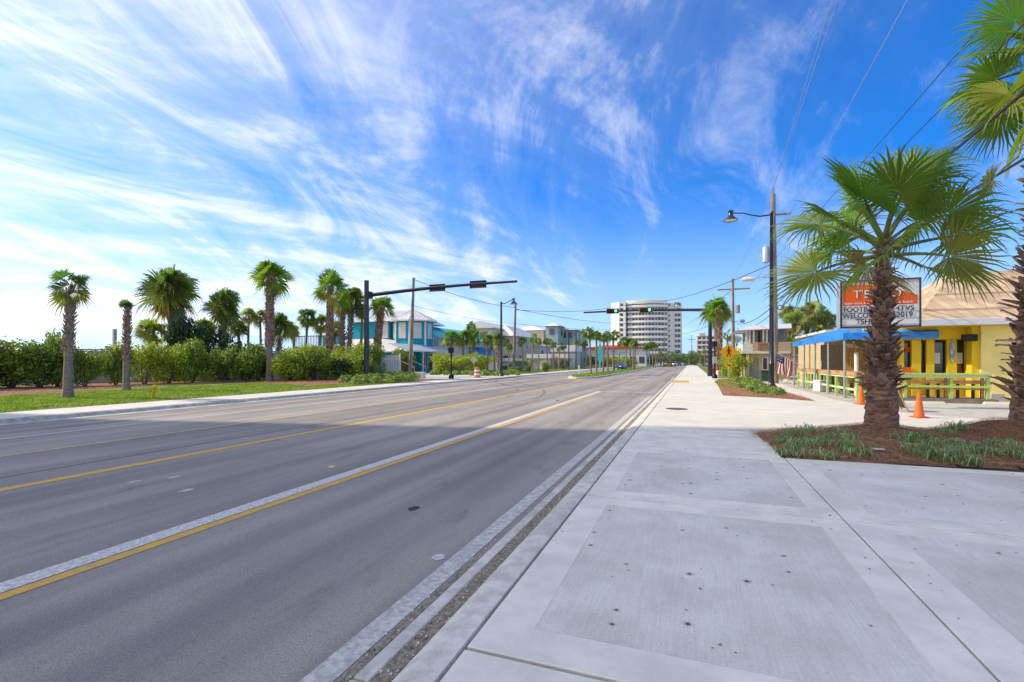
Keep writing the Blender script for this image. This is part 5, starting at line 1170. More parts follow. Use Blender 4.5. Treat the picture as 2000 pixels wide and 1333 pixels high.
M['teal_pl'] = mat('teal_plastic', (.02, .22, .26), .5); M['redbrown'] = mat('red_brown', (.28, .08, .04), .6)
def stool(x, y, m, label):
    T = thing('bar_stool', (x, y, 0), label, 'bar stool', 'bar stools behind the green counters')
    MB().lathe([(.02, .72), (.17, .72), (.18, .75), (.16, .78), (0, .78)], n=14).build('seat', M[m], T, world=False)
    for k in range(4): a = k * 1.5708 + .785; MB().tube([(.1 * math.cos(a), .1 * math.sin(a), .72), (.2 * math.cos(a), .2 * math.sin(a), 0)], .014, 5).build('leg', M['black'], T, world=False)
    MB().box((0.17, 0, .95), (.03, .34, .3), 0, 0, .01).build('backrest', M[m], T, world=False)
for i, (x, y, m_, lab) in enumerate(((7.5, 24.4, 'teal_pl', 'teal stool at the near end of the nearer counter'), (7.45, 25.6, 'grey', 'grey stool behind the nearer counter'), (7.4, 26.7, 'grey', 'grey stool beside a yellow one behind the counter'), (7.5, 28.0, 'yplastic', 'yellow stool behind the nearer counter'), (7.4, 29.2, 'redbrown', 'red brown stool at the far end of the nearer counter'), (7.4, 31.8, 'grey', 'stool behind the farther counter, nearest the cooler'), (7.4, 33.4, 'redbrown', 'stool in the middle of the farther counter'))): stool(x, y, m_, lab)
# bistro table with leaning board behind trunk
p = g(1768, 805); T = thing('sandwich_board', (p.x, p.y, 0), 'leaning wooden sandwich board partly hidden behind the near palm trunk', 'sandwich board')
V = [(-.30, 0, 0), (-.26, 0, 0), (-.62, .0, 1.0), (-.66, 0, 1.0)]
for y0 in (0, .5): mb = MB(); mb.tube([(.08, y0, 0), (-.3, y0, 1.0)], .022, 5); mb.tube([(-.62, y0, 0), (-.3, y0, 1.0)], .022, 5); mb.build('leg', M['wood'], T, world=False)
mb = MB(); mb.add([(.02, .02, .12), (.02, .48, .12), (-.29, .48, .98), (-.29, .02, .98)], [(0, 1, 2, 3)]); mb.build('board', M['black'], T, world=False)
# marquee sign
SX0, SX1 = onY(1641, 600, 20).x, onY(1799, 600, 20).x; SZ0, SZ1 = 2.76, 4.42
SG = thing('marquee_sign', ((SX0 + SX1) / 2, 20.2, 0), 'restaurant marquee sign with orange header and changeable black letters', 'sign')
M['signface'] = mat('sign_face', (.66, .67, .68), .35, .03, 3); M['sign_or'] = mat('sign_orange', (.75, .11, .015), .4); M['ink'] = mat('black_letter', (.01, .01, .01), .5)
bl(SX0, SX1, 20.02, 20.5, SZ0, SZ1, 'cabinet', 'alu', SG, .02)
fw = .05
mb = MB().bb(SX0, SX1, 19.97, 20.03, SZ0, SZ0 + fw).bb(SX0, SX1, 19.97, 20.03, SZ1 - fw, SZ1).bb(SX0, SX0 + fw, 19.97, 20.03, SZ0 + fw, SZ1 - fw).bb(SX1 - fw, SX1, 19.97, 20.03, SZ0 + fw, SZ1 - fw); mb.build('frame', M['navy'], SG)
bl(SX0 + fw, SX1 - fw, 20.0, 20.015, SZ0 + fw, SZ1 - fw, 'face_panel', 'signface', SG)
W_ = SX1 - SX0; zo = SZ0 + .78
pts = [(SX0 + .08, zo), (SX1 - .1, zo), (SX1 - .1, zo + .30)]
for i in range(13): t = i / 12; pts.append((SX1 - .12 - (W_ - .2) * t, zo + .30 + .42 * math.sin(min(1, t * 1.35) * math.pi / 2)))
mb = MB(); mb.poly(pts, 0, .004); mb.v = [(x, 19.998 - z, y) for x, y, z in mb.v]; mb.build('orange_field', M['sign_or'], SG)
rx = (R(90), 0, 0)
for i in range(3): bl(SX0 + .06, SX1 - .06, 19.985, 19.995, SZ0 + .105 + i * .215, SZ0 + .115 + i * .215, 'letter_track', 'alu', SG)
text('lettering', 'FOOTBALL IS', SG, (SX0 + .09, 19.98, SZ0 + .56), rx, .25, M['ink'], .003, .88); text('lettering', 'S 4TVS', SG, (SX1 - .88, 19.98, SZ0 + .56), rx, .25, M['ink'], .003, .95)
text('lettering', 'WELCOME', SG, (SX0 + .07, 19.98, SZ0 + .345), rx, .25, M['ink'], .003, .86); text('lettering', 'ER2019', SG, (SX1 - .95, 19.98, SZ0 + .345), rx, .25, M['ink'], .003, .93)
text('lettering', 'TSHR', SG, (SX0 + .46, 19.98, SZ0 + .13), rx, .25, M['ink'], .003, .95)
text('lettering', 'Super store & bar', SG, (SX0 + .12, 19.985, zo + .04), rx, .125, M['white'], .002, .9); text('lettering', 'on the beach', SG, (SX1 - .86, 19.985, zo + .04), rx, .125, M['white'], .002, .98)
text('lettering', "T'B", SG, (SX0 + .40, 19.98, zo + .24), rx, .40, M['ink'], .002, 1); text('lettering', "T'B", SG, (SX0 + .38, 19.975, zo + .255), rx, .39, M['white'], .002, 1)
text('lettering', 'BQ', SG, (SX1 - 1.06, 19.98, zo + .24), rx, .40, M['ink'], .002, 1); text('lettering', 'BQ', SG, (SX1 - 1.08, 19.975, zo + .255), rx, .39, M['white'], .002, 1)
xs = onY(1725, 700, 20.2).x; MB().tube([(xs, 20.25, 0), (xs, 20.25, SZ0 + .1)], .11, 12).build('post', M['alu'], SG)
MB().box(((SX0 + .45), 20.2, SZ0 - .06), (.16, .12, .12)).build('bracket', M['white'], SG)
# flag
p = onY(1517, 690, 35.6); T = thing('flag', (p.x, p.y, 0), 'american flag hanging from a slanted staff near the wooden pole', 'flag')
e_ = Vector((6.9 - p.x, 0, 1.15)); s_ = Vector((-.05, 0, p.z + .0)); MB().tube([e_ , (.0, -.02, p.z + .02)], .018, 6).build('staff', M['white'], T, world=False)
M['fred'] = mat('flag_red', (.42, .02, .03), .8); M['fblue'] = mat('flag_blue', (.015, .03, .14), .8)
mb = MB(); nu, nv = 20, 13; dv = e_ - Vector((0, 0, p.z)); Lf = 1.95; V = []
for j in range(nv + 1):
    for i in range(nu + 1):
        u = i / nu; v = j / nv
        hx_ = Vector((0, 0, p.z)) + dv.normalized() * (v * 1.0)                      # hoist along the staff
        q = hx_ + Vector((-.06 + .1 * math.sin(v * 9 + u * 3) * u, .07 * math.sin(v * 11) * u, -1)) * (u * 1.25 * (1 - .15 * v)) + Vector((.0, 0, 0))
        V.append(q)
Fc = []; ms = []
for j in range(nv):
    for i in range(nu): k_ = j * (nu + 1) + i; Fc.append((k_, k_ + 1, k_ + nu + 2, k_ + nu + 1)); ms.append(2 if (j < 7 and i < 8) else (0 if j % 2 == 0 else 1))
mb.v = [tuple(v) for v in V]; mb.f = Fc; mb.m = ms; mb.build('cloth', [M['fred'], M['white'], M['fblue']], T, smooth=True, world=False)
mb = MB()
for j in range(5):
    for i in range(5):
        c = V[(1 + j) * (nu + 1) + 1 + int(i * 1.4)] + Vector((0, -.012, 0)); mb.box(c, (.03, .004, .03))
mb.build('stars', M['white'], T, world=False)
# rocks by the counter
for i, (px, py, s_) in enumerate(((1536, 748, .3), (1545, 750, .25), (1531, 745, .22), (1552, 751, .2))):
    p = g(px, py); rn = random.Random(i); mb = MB(); prof = [(0.01, 0), (s_ * .9, .02), (s_, s_ * .4), (s_ * .6, s_ * .8), (0, s_ * .9)]; mb.lathe(prof, n=8); mb.v = [(x * rn.uniform(.8, 1.2), y * rn.uniform(.8, 1.2), z) for x, y, z in mb.v]
    o = mb.build('rock', M['lot']); o.location = (p.x, p.y, 0); tag(o, ['largest pale rock at the foot of the farther counter', 'pale rock between two others beside the farther counter', 'leftmost small rock below the flag', 'small rock touching the first green post'][i], 'rock', 'rocks below the flag')
# ---------------- motel ----------------
YM = 47.0
def mx(px): return onY(px, 700, YM).x
def mz_(py, px=1480): return onY(px, py, YM).z
MT = thing('motel', (mx(1480), YM, 0), 'small two storey beach motel with open upper porch behind the lamp post', 'building')
M['motel'] = mat('motel_white', (.60, .57, .50), .8, .1, 2); M['tanw'] = mat('motel_tan', (.62, .47, .24), .8, .1, 2)
x0, x1 = mx(1458), mx(1545)
MB().bb(x0, x1, YM + .6, YM + 7, 0, mz_(683)).build('lower_wall', M['tanw'], MT)
MB().bb(x0 - .4, x1, YM, YM + 7, mz_(691), mz_(686)).build('balcony_floor', M['motel'], MT)
MB().bb(x0 - .3, x0 + .5, YM, YM + 7, mz_(686), mz_(672)).build('parapet', M['motel'], MT)
MB().bb(x0 + .5, x1, YM, YM + .12, mz_(686), mz_(669)).build('parapet', mat('motel_board', (.46, .33, .2), .8), MT)
MB().bb(x0 + .3, x1, YM + 1.6, YM + 6.8, mz_(686), mz_(643)).build('upper_room', M['grey'], MT)
for px in (1458, 1464, 1472, 1491, 1498, 1512): MB().bb(mx(px) - .06, mx(px) + .08, YM + .05, YM + .2, mz_(672), mz_(642)).build('porch_post', M['motel'], MT)
for px in (1474, 1499): MB().bb(mx(px), mx(px + 16 if px < 1490 else px + 10), YM + 1.5, YM + 1.58, mz_(668), mz_(646)).build('window', M['glass'], MT)
mb = MB(); mb.add([(x0 - .8, YM - .3, mz_(645)), (x1, YM - .3, mz_(643)), (x1, YM + 7.3, mz_(643)), (x0 - .8, YM + 7.3, mz_(645)), (x0 + .5, YM - .1, mz_(636)), (x1, YM - .1, mz_(634)), (x1, YM + 7, mz_(634)), (x0 + .5, YM + 7, mz_(636))], [(3, 2, 1, 0), (4, 5, 6, 7), (0, 1, 5, 4), (1, 2, 6, 5), (2, 3, 7, 6), (3, 0, 4, 7)]); mb.build('roof', M['fascia'], MT)
M['signbrown'] = mat('brown_letters', (.25, .09, .04), .7)
text('lettering', 'BEACH', MT, (mx(1480), YM - .03, mz_(677)), rx, .5, M['signbrown'], .01, .8); text('lettering', 'MOTEL', MT, (mx(1480), YM - .03, mz_(685)), rx, .45, M['signbrown'], .01, .8)
MB().bb(mx(1463), mx(1484), YM + .5, YM + .58, 0.05, mz_(700)).build('garage_door', M['grey'], MT)
for px in (1458, 1461): MB().bb(mx(px), mx(px) + .08, YM + .1, YM + .3, 0, mz_(691)).build('porch_post', M['motel'], MT)
MB().bb(mx(1492), mx(1500), YM + .5, YM + .56, mz_(722), mz_(700)).build('window', M['glass2'], MT)
MB().bb(mx(1490), mx(1502), YM + .52, YM + .58, mz_(724), mz_(698)).build('window_trim', M['white'], MT)
p = g(1496, 745); T = thing('refuse_bin', (p.x, p.y, 0), 'dark green bin beside the motel door behind the lamp post', 'bin'); MB().box((0, 0, .4), (.75, .7, .8), 0, 0, .04).build('body', M['dgreen'], T, world=False); MB().box((0, 0, .84), (.8, .75, .08), 0, 0, .03).build('lid', M['dgreen'], T, world=False)
# ---------------- garden wall across the road ----------------
M['wallp'] = mat('wall_plaster', (.42, .42, .40), .9, .1, 1.5, .2, 30, big=.12); M['teal'] = mat('teal_siding', (.0, .31, .41), .7, .08, 2); M['metalroof'] = mat('white_metal_roof', (.66, .63, .61), .5, .05, 2)
M['lteal'] = mat('light_teal_roof', (.16, .55, .58), .5, .08, 2); M['cream'] = mat('cream_siding', (.62, .53, .40), .8, .08, 2); M['blueroof'] = mat('blue_grey_metal_roof', (.40, .45, .50), .5, .05, 2)
GW = thing('garden_wall', (-40, 32, 0), 'pale plastered garden wall with capped piers behind the hedge', 'wall')
wa, wb = g(-40, 751), g(735, 736)
def wallpt(t): return wa.lerp(wb, t)
ang = math.atan2(wb.y - wa.y, wb.x - wa.x); Lw = (wb - wa).length
n = 8; Hw = 2.55
for i in range(n):
    a, c = wallpt(i / n), wallpt((i + 1) / n); m_ = (a + c) / 2; l_ = Lw / n - .6
    MB().box((m_.x, m_.y, Hw / 2 - .1), (l_, .2, Hw - .1), 0, ang).build('wall_panel', M['wallp'], GW); MB().box((m_.x, m_.y, Hw - .06), (l_, .32, .1), 0, ang).build('coping', M['wallp'], GW)
for i in range(n + 1):
    a = wallpt(i / n); MB().box((a.x, a.y, Hw / 2), (.6, .5, Hw + .1), 0, ang).build('pier', M['wallp'], GW); MB().box((a.x, a.y, Hw + .14), (.8, .7, .16), 0, ang, .02).build('pier_cap', M['wallp'], GW)
q = at_depth(224, 672, 46); tag(MB().bb(q.x - .15, q.x + .15, q.y - .12, q.y + .12, 0, EYE + (HY - 643) / F * 46, 0, .02).build('square_post', M['wallp']), 'single pale square post standing up behind the garden wall', 'post')
# ---------------- teal house ----------------
TH_ = thing('teal_house', (-42, 62, 0), 'teal beach house with octagonal tower and white metal roofs', 'building')
def prt(mb, nm, m, par=TH_): return mb.build(nm, M[m] if isinstance(m, str) else m, par)
Y0 = 60.0
def hx(px, Y=Y0): return onY(px, 700, Y).x
def hz(px, py, Y=Y0): return onY(px, py, Y).z
cxo = (hx(752) + hx(818)) / 2; ro = (hx(818) - hx(752)) / 2 / math.cos(R(22.5)) * .98; cyo = Y0 + ro
ze, za, zl_ = hz(785, 626), hz(785, 607), hz(785, 676)
def octo(r, z): return [(cxo + r * math.cos(R(22.5 + 45 * k)), cyo + r * math.sin(R(22.5 + 45 * k)), z) for k in range(8)]
mb = MB(); mb.poly([q[:2] for q in octo(ro, 0)], 0, ze); prt(mb, 'tower_wall', 'teal')
mb = MB(); P8 = octo(ro * 1.22, ze - .1); P8b = octo(ro * 1.22, ze + .08); mb.add(P8 + P8b + [(cxo, cyo, za + .5)], [(i, (i + 1) % 8, 8 + (i + 1) % 8, 8 + i) for i in range(8)] + [(8 + i, 8 + (i + 1) % 8, 16) for i in range(8)] + [tuple(range(7, -1, -1))]); rf = prt(mb, 'tower_roof', 'metalroof')
mb = MB()
for k in range(8):
    a, c = Vector(P8b[k]), Vector(P8b[(k + 1) % 8]); ap = Vector((cxo, cyo, za + .5))
    for t in (.0, .25, .5, .75): q = a.lerp(c, t); mb.tube([q + Vector((0, 0, .03)), q.lerp(ap, .8 if t else 1) + Vector((0, 0, .03))], .03, 4)
prt(mb, 'roof_seams', 'metalroof', rf)
for k in range(8):
    a, c = Vector(octo(ro, 0)[k]), Vector(octo(ro, 0)[(k + 1) % 8]); m_ = (a + c) / 2; nrm = Vector((m_.x - cxo, m_.y - cyo, 0)).normalized(); tg = (c - a).normalized(); wl = (c - a).length; rz = math.atan2(tg.y, tg.x)
    if nrm.y > .3: continue
    z0, z1 = hz(785, 661), hz(785, 630)
    mb = MB(); mb.box((m_.x + nrm.x * .05, m_.y + nrm.y * .05, (z0 + z1) / 2), (wl * .52, .08, z1 - z0), 0, rz); wo_ = prt(mb, 'shuttered_window', 'offwhite')
    mb = MB()
    for s in range(14): mb.box((m_.x + nrm.x * .11, m_.y + nrm.y * .11, z0 + .1 + (z1 - z0 - .2) * s / 13), (wl * .46, .04, .06), 0, rz)
    prt(mb, 'shutter_slats', 'white', wo_)
    MB().box((a.x + nrm.x * .03, a.y + nrm.y * .03, (zl_ + ze) / 2), (.22, .22, ze - zl_), 0, rz).build('corner_trim', M['white'], TH_)
# left wing
xl, xr_ = hx(682), hx(754); zw0, zw1 = hz(705, 661), hz(705, 629)
prt(MB().bb(xl, xr_, Y0 + .8, Y0 + 12, 0, zw1), 'wing_wall', 'teal')
mb = MB(); mb.add([(xl - .8, Y0 + .1, zw1), (xr_ + 3, Y0 + .1, zw1), (xr_ + 3, Y0 + 13, zw1), (xl - .8, Y0 + 13, zw1), (xl + 4.5, Y0 + 6, hz(700, 606) + .4), (xr_ + 1, Y0 + 6, hz(700, 606) + .4)], [(0, 1, 5, 4), (1, 2, 5), (2, 3, 4, 5), (3, 0, 4), (3, 2, 1, 0)]); prt(mb, 'wing_roof', 'metalroof')
mb = MB()
for k in range(1, 22):
    x = xl - .8 + k * .7
    if x > xr_ + .9: break
    t = min(1, max(0, (x - xl + .8) / 5.3)); mb.tube([(x, Y0 + .12, zw1 + .03), (x, Y0 + .12 + 5.8 * t, zw1 + .03 + (hz(700, 606) + .4 - zw1) * t)], .035, 4)
prt(mb, 'wing_roof_seams', 'metalroof')
mb = MB().bb(hx(733), hx(752), Y0 + .70, Y0 + .8, zw0, zw1 - .05); prt(mb, 'white_corner_panel', 'offwhite')
# lower skirt roof around
za_, zb_ = hz(740, 661), hz(740, 686, 57)
mb = MB(); mb.add([(xl - 1, Y0 + .9, za_), (hx(745), Y0 + .9, za_), (cxo + ro * .9, Y0 + 1, zl_ + .1), (hx(822, 57), 57, hz(822, 684, 57)), (hx(735, 57), 56.4, zb_ - .1), (xl - 1.5, 56.4, zb_), (hx(822, 57), 57, hz(822, 684, 57) - .15), (hx(735, 57), 56.4, zb_ - .25), (xl - 1.5, 56.4, zb_ - .15)], [(5, 4, 1, 0), (4, 3, 2, 1), (8, 7, 4, 5), (7, 6, 3, 4)]); prt(mb, 'skirt_roof', 'metalroof')
prt(MB().bb(xl, hx(822, 58), 58, 58.2, 0, zb_), 'lower_wall', 'teal')
for px in (693, 735): prt(MB().bb(hx(px, 58), hx(px + 9, 58), 57.9, 57.98, 1.6, 2.9), 'window', 'glass2')
# right wing along the road
XW = -37.0
def wy(px, X=XW): return onX(px, 700, X).y
def wz(px, py, X=XW): return onX(px, py, X).z
y0, y1 = 63.0, wy(962); z2t, z2b = 5.35, 3.95
prt(MB().bb(XW - 8, XW, y0, y1, 0, z2t), 'long_wing_wall', 'cream')
mb = MB(); mb.add([(XW + .5, y0 + 2.6, 5.25), (XW + .5, y1, 5.25), (XW - 3.6, y1, 7.35), (XW - 3.6, y0 + 2.6, 7.35), (XW - 8.5, y0 + 2.6, 5.25), (XW - 8.5, y1, 5.25)], [(0, 1, 2, 3), (3, 2, 5, 4), (0, 3, 4), (1, 5, 2)]); lr = prt(mb, 'long_roof', 'lteal')
mb = MB(); yy = y0 + 2.8
while yy < y1: mb.tube([(XW + .5, yy, 5.28), (XW - 3.6, yy, 7.38)], .03, 4); yy += .6
prt(mb, 'roof_seams', 'lteal', lr)
for px in (826, 838, 848, 862, 872, 896, 910, 924, 940):
    a = wy(px); prt(MB().bb(XW + .01, XW + .06, a, a + 1.1, 4.0, 5.0), 'window', 'glass2' if px in (848, 862, 872, 924) else 'offwhite')
for px in (832, 843, 857, 868, 880): a = wy(px); prt(MB().bb(XW + .02, XW + .09, a - .08, a + .08, 3.95, 5.25), 'trim', 'white')
XP = -33.6
mb = MB(); ya, yb = wy(800, XP), wy(884, XP)
mb.add([(XP, ya, 3.0), (XP, yb, 3.0), (XW, yb - 1.5, 4.0), (XW, ya, 4.0), (XP, ya, 2.85), (XP, yb, 2.85)], [(0, 1, 2, 3), (4, 5, 1, 0), (1, 5, 2), (4, 0, 3)]); prt(mb, 'porch_roof', 'blueroof')
prt(MB().bb(XP - .02, XP + .04, ya, yb, 2.84, 3.03), 'porch_fascia', 'white')
prt(MB().bb(XP - 2.3, XP - 2.1, ya, yb, 0, 2.9), 'porch_wall', 'teal')
XD = XP - 2.1
for px, w_, nm in ((822, 1.1, 'door'), (835, 1.3, 'door'), (850, 1.6, 'window'), (866, 1.6, 'window')):
    a = wy(px, XD); o = prt(MB().bb(XD + .01, XD + .06, a, a + w_, .4 if nm == 'door' else 1.1, 2.7), nm, 'glass'); MB().bb(XD + .03, XD + .09, a - .12, a, .4, 2.8).bb(XD + .03, XD + .09, a + w_, a + w_ + .12, .4, 2.8).bb(XD + .03, XD + .09, a, a + w_, 2.7, 2.82).build('frame', M['white'], o)
for px in (806, 826, 846, 866, 882): a = wy(px, XP - .2); prt(MB().bb(XP - .26, XP - .14, a, a + .12, 0, 2.9), 'porch_post', 'white')
# porch steps with rails and ramp fence
SR = thing('porch_steps', (-33, 55, 0), 'dark porch steps with light handrails at the teal house door', 'steps')
c = g(838, 733)
for i in range(5): MB().bb(c.x - 1.6 - .3 * i, c.x - 1.3 - .3 * i, c.y - 1.4, c.y + 1.2, 0, .16 * (i + 1)).build('step', M['wood_dark'], SR)
for yy in (c.y - 1.4, c.y + 1.2): MB().tube([(c.x - 1.1, yy, 0), (c.x - 1.1, yy, .9), (c.x - 3.2, yy, 1.75), (c.x - 3.2, yy, .8)], .045, 6).build('handrail', M['alu'], SR)
mb = MB()
for i in range(24): mb.bb(c.x - 3.35, c.x - 3.29, c.y - 4 + i * .28, c.y - 3.93 + i * .28, .3, 1.75)
mb.bb(c.x - 3.36, c.x - 3.26, c.y - 4.1, c.y + 2.8, 1.75, 1.83); mb.build('dark_railing', M['wood_dark'], SR)
MB().bb(c.x - 3.0, c.x - 2.9, c.y - 5.2, c.y - 1.5, 0, 1.2).build('blue_panel', M['teal'], SR)
# upper wooden deck
DK = thing('wooden_deck', (-55, 58, 0), 'dark raised wooden deck with railing left of the teal house', 'deck'); YD = 58
zf, zt2 = hz(610, 677, YD), hz(610, 656, YD); xa, xb = hx(572, YD), hx(650, YD)
MB().bb(xa, xb, YD, YD + 6, zf - .35, zf).build('deck_floor', M['wood_dark'], DK)
for i in range(4): x = xa + .1 + (xb - xa - .2) * i / 3; MB().bb(x - .1, x + .1, YD, YD + .2, 0, zt2 + .05).build('deck_post', M['wood_dark'], DK)
MB().bb(xa, xb, YD - .05, YD + .1, zt2 - .12, zt2).build('handrail', M['wood_dark'], DK)
bm_ = MB().box((0, 0, 0), (.07, .05, zt2 - zf)).mesh('baluster', M['wood_dark'])
for i in range(26): link('baluster', bm_, DK, Vector((xa + .15 + (xb - xa - .3) * i / 25, YD + .03, (zf + zt2) / 2 - .05)) - Vector(DK.location))
MB().bb(hx(630, YD + 3), hx(662, YD + 3), YD + 3, YD + 5, 0, hz(640, 656, YD + 3)).build('stair_block', M['teal'], DK)
# white picket fence
PFN = thing('picket_fence', (-33, 48, 0), 'white board fence beside the leaning palm in front of the teal house', 'fence')
fa, fb = g(746, 735), g(778, 735); hf = (735 - 694) / F * depth(fa)
bm2 = MB().box((0, 0, hf / 2), (.13, .03, hf)).mesh('picket', M['white']); nb = 11
for i in range(nb): q = fa.lerp(fb, i / (nb - 1)); link('picket', bm2, PFN, q - Vector(PFN.location), (0, 0, math.atan2(fb.y - fa.y, fb.x - fa.x)))
MB().tube([fb + Vector((.2, 0, 0)), fb + Vector((.2, 0, hf + .2))], .1, 4).build('end_post', M['white'], PFN); MB().box(fa.lerp(fb, .5) + Vector((0, .06, hf * .8)), ((fb - fa).length, .04, .12), 0, math.atan2(fb.y - fa.y, fb.x - fa.x)).build('rail', M['white'], PFN)
p = g(821, 739); tag(MB().box((p.x, p.y, .28), (.8, .7, .6), 0, .2, .03).build('stone_planter', M['curb']), 'small pale stone block at the corner of the driveway by the teal house', 'planter')
# ---------------- generic houses on the left ----------------
def win_row(par, face, a0, a1, n, z0, z1, fx, w_, m='glass2'):
    for i in range(n):
        t = a0 + (a1 - a0) * (i + .5) / n
        if face == 'y': o = MB().bb(t - w_ / 2, t + w_ / 2, fx - .07, fx - .01, z0, z1)
        else: o = MB().bb(fx + .01, fx + .07, t - w_ / 2, t + w_ / 2, z0, z1)
        o.build('window', M[m], par)
def hip(x0, x1, y0, y1, z, h, ov=.6):
    x0 -= ov; x1 += ov; y0 -= ov; y1 += ov; mb = MB(); xm = (x0 + x1) / 2; ym = (y0 + y1) / 2; wx, wy_ = x1 - x0, y1 - y0
    if wx > wy_: r0, r1 = (x0 + wy_ / 2, ym, z + h), (x1 - wy_ / 2, ym, z + h); fs = [(0, 1, 5, 4), (1, 2, 5), (2, 3, 4, 5), (3, 0, 4)]
    else: r0, r1 = (xm, y0 + wx / 2, z + h), (xm, y1 - wx / 2, z + h); fs = [(0, 1, 4), (1, 2, 5, 4), (2, 3, 5), (3, 0, 4, 5)]
    mb.add([(x0, y0, z), (x1, y0, z), (x1, y1, z), (x0, y1, z), r0, r1], fs + [(3, 2, 1, 0)]); return mb
def gable(x0, x1, y0, y1, z, h, ov=.5):   # ridge along Y
    x0 -= ov; x1 += ov; y0 -= ov; y1 += ov; xm = (x0 + x1) / 2
    return MB().add([(x0, y0, z), (xm, y0, z + h), (x1, y0, z), (x0, y1, z), (xm, y1, z + h), (x1, y1, z), (x0, y0, z - .2), (x1, y0, z - .2), (x0, y1, z - .2), (x1, y1, z - .2)], [(0, 1, 4, 3), (1, 2, 5, 4), (6, 7, 2, 1, 0), (8, 3, 4, 5, 9), (7, 9, 5, 2), (6, 0, 3, 8)])
def house(name, Y, px0, px1, eave, apex, dep, wall, roof, label, cat='house', kind='hip', nwy=2, nwx=3, floors=2):
    x0, x1 = hx(px0, Y), hx(px1, Y); z1 = hz((px0 + px1) / 2, eave, Y); za = hz((px0 + px1) / 2, apex, Y)
    T = thing(name, ((x0 + x1) / 2, Y + dep / 2, 0), label, cat)
    MB().bb(x0, x1, Y, Y + dep, -.1, z1).build('wall', M[wall], T); (hip if kind == 'hip' else gable)(x0, x1, Y, Y + dep, z1, (za - z1)).build('roof', M[roof], T)
    fh = z1 / floors
    for f in range(floors):
        if nwy: win_row(T, 'y', x0 + .5, x1 - .5, nwy, f * fh + fh * .35, f * fh + fh * .8, Y, min(1.4, (x1 - x0) / nwy * .5))
        if nwx: win_row(T, 'x', Y + 1, Y + dep - 1, nwx, f * fh + fh * .35, f * fh + fh * .8, x1, 1.4)
    return T, x0, x1, z1
M['white_far'] = mat('far_white_wall', (.62, .62, .60), .8, .05, 1); M['sage'] = mat('sage_wall', (.30, .40, .38), .8, .05, 1); M['beige'] = mat('beige_wall', (.50, .45, .35), .8, .05, 1); M['redroof'] = mat('red_tile_roof', (.48, .06, .04), .8, .15, 2); M['turq'] = mat('turquoise_paint', (.05, .42, .42), .5)
house('beach_house', 92, 915, 960, 640, 627, 14, 'cream', 'metalroof', 'tan beach house with pale gable roof behind the palm cluster', kind='gable')
house('beach_house', 96, 948, 1006, 657, 634, 16, 'beige', 'metalroof', 'cream beach house with wide white metal roof behind the left street lamp')
house('beach_house', 126, 996, 1062, 646, 633, 18, 'beige', 'metalroof', 'yellowish beach house with broad pale hip roof behind the left wooden pole')
house('beach_house', 112, 1000, 1052, 676, 662, 14, 'white_far', 'metalroof', 'low white house with metal roof right of the left wooden pole', floors=1)
T, x0, x1, z1 = house('stair_tower', 122, 1066, 1090, 637, 630, 7, 'sage', 'metalroof', 'grey green square stair tower with overhanging pale roof', 'building', nwy=1, nwx=1, floors=3)
house('beach_condo', 128, 1084, 1122, 645, 640, 16, 'sage', 'metalroof', 'grey green balcony building right of the stair tower', 'building', nwy=3, nwx=3, floors=3)
def garage(Y, px0, px1, ty, by, roofm, wallm, label, gable_=False):
    x0, x1 = hx(px0, Y), hx(px1, Y); zt_ = hz(px0, ty, Y); T = thing('garage', ((x0 + x1) / 2, Y + 3, 0), label, 'garage', 'low garages along the left side')
    MB().bb(x0, x1, Y, Y + 6, -.1, zt_ * .72).build('wall', M[wallm], T); MB().bb(x0 - .3, x1 + .3, Y - .3, Y + 6.3, zt_ * .72, zt_).build('roof', M[roofm], T, ) ; w_ = (x1 - x0) / 2
    for i in range(2): MB().bb(x0 + w_ * i + .35, x0 + w_ * (i + 1) - .35, Y - .06, Y - .01, 0, zt_ * .58).build('garage_door', M['white_far'] if i else M['grey'], T)
garage(92, 1032, 1075, 692, 725, 'metalroof', 'beige', 'garage with white flat roof right of the dark car'); garage(94, 1076, 1108, 692, 722, 'metalroof', 'cream', 'tan garage with white flat roof further right')
garage(104, 1078, 1122, 675, 700, 'metalroof', 'beige', 'taller white roofed building behind the tan garage')
garage(82, 985, 1001, 700, 728, 'blueroof', 'beige', 'low shed with green grey roof by the left wooden pole')
FB = thing('board_fence', (-30, 70, 0), 'tall cream board fence behind the palm cluster', 'fence'); a_, c_ = g(935, 729), g(978, 728); hh = 22 / F * depth(a_)
bm3 = MB().box((0, 0, hh / 2), (.30, .04, hh)).mesh('board', M['offwhite']); nbd = int((c_ - a_).length / .34)
for i in range(nbd): q = a_.lerp(c_, i / nbd); link('board', bm3, FB, q - Vector(FB.location), (0, 0, math.atan2(c_.y - a_.y, c_.x - a_.x)))
T = thing('blue_shed', (-33, 75, 0), 'bright blue walled low building behind the palms', 'building'); q0, q1 = hx(888, 78), hx(935, 78); MB().bb(q0, q1, 78, 84, 0, hz(900, 679, 78)).build('wall', mat('bright_blue_wall', (.01, .20, .50), .7), T); MB().bb(q0 - .3, q1 + .3, 77.7, 84.3, hz(900, 679, 78), hz(900, 676, 78)).build('roof', M['lteal'], T)
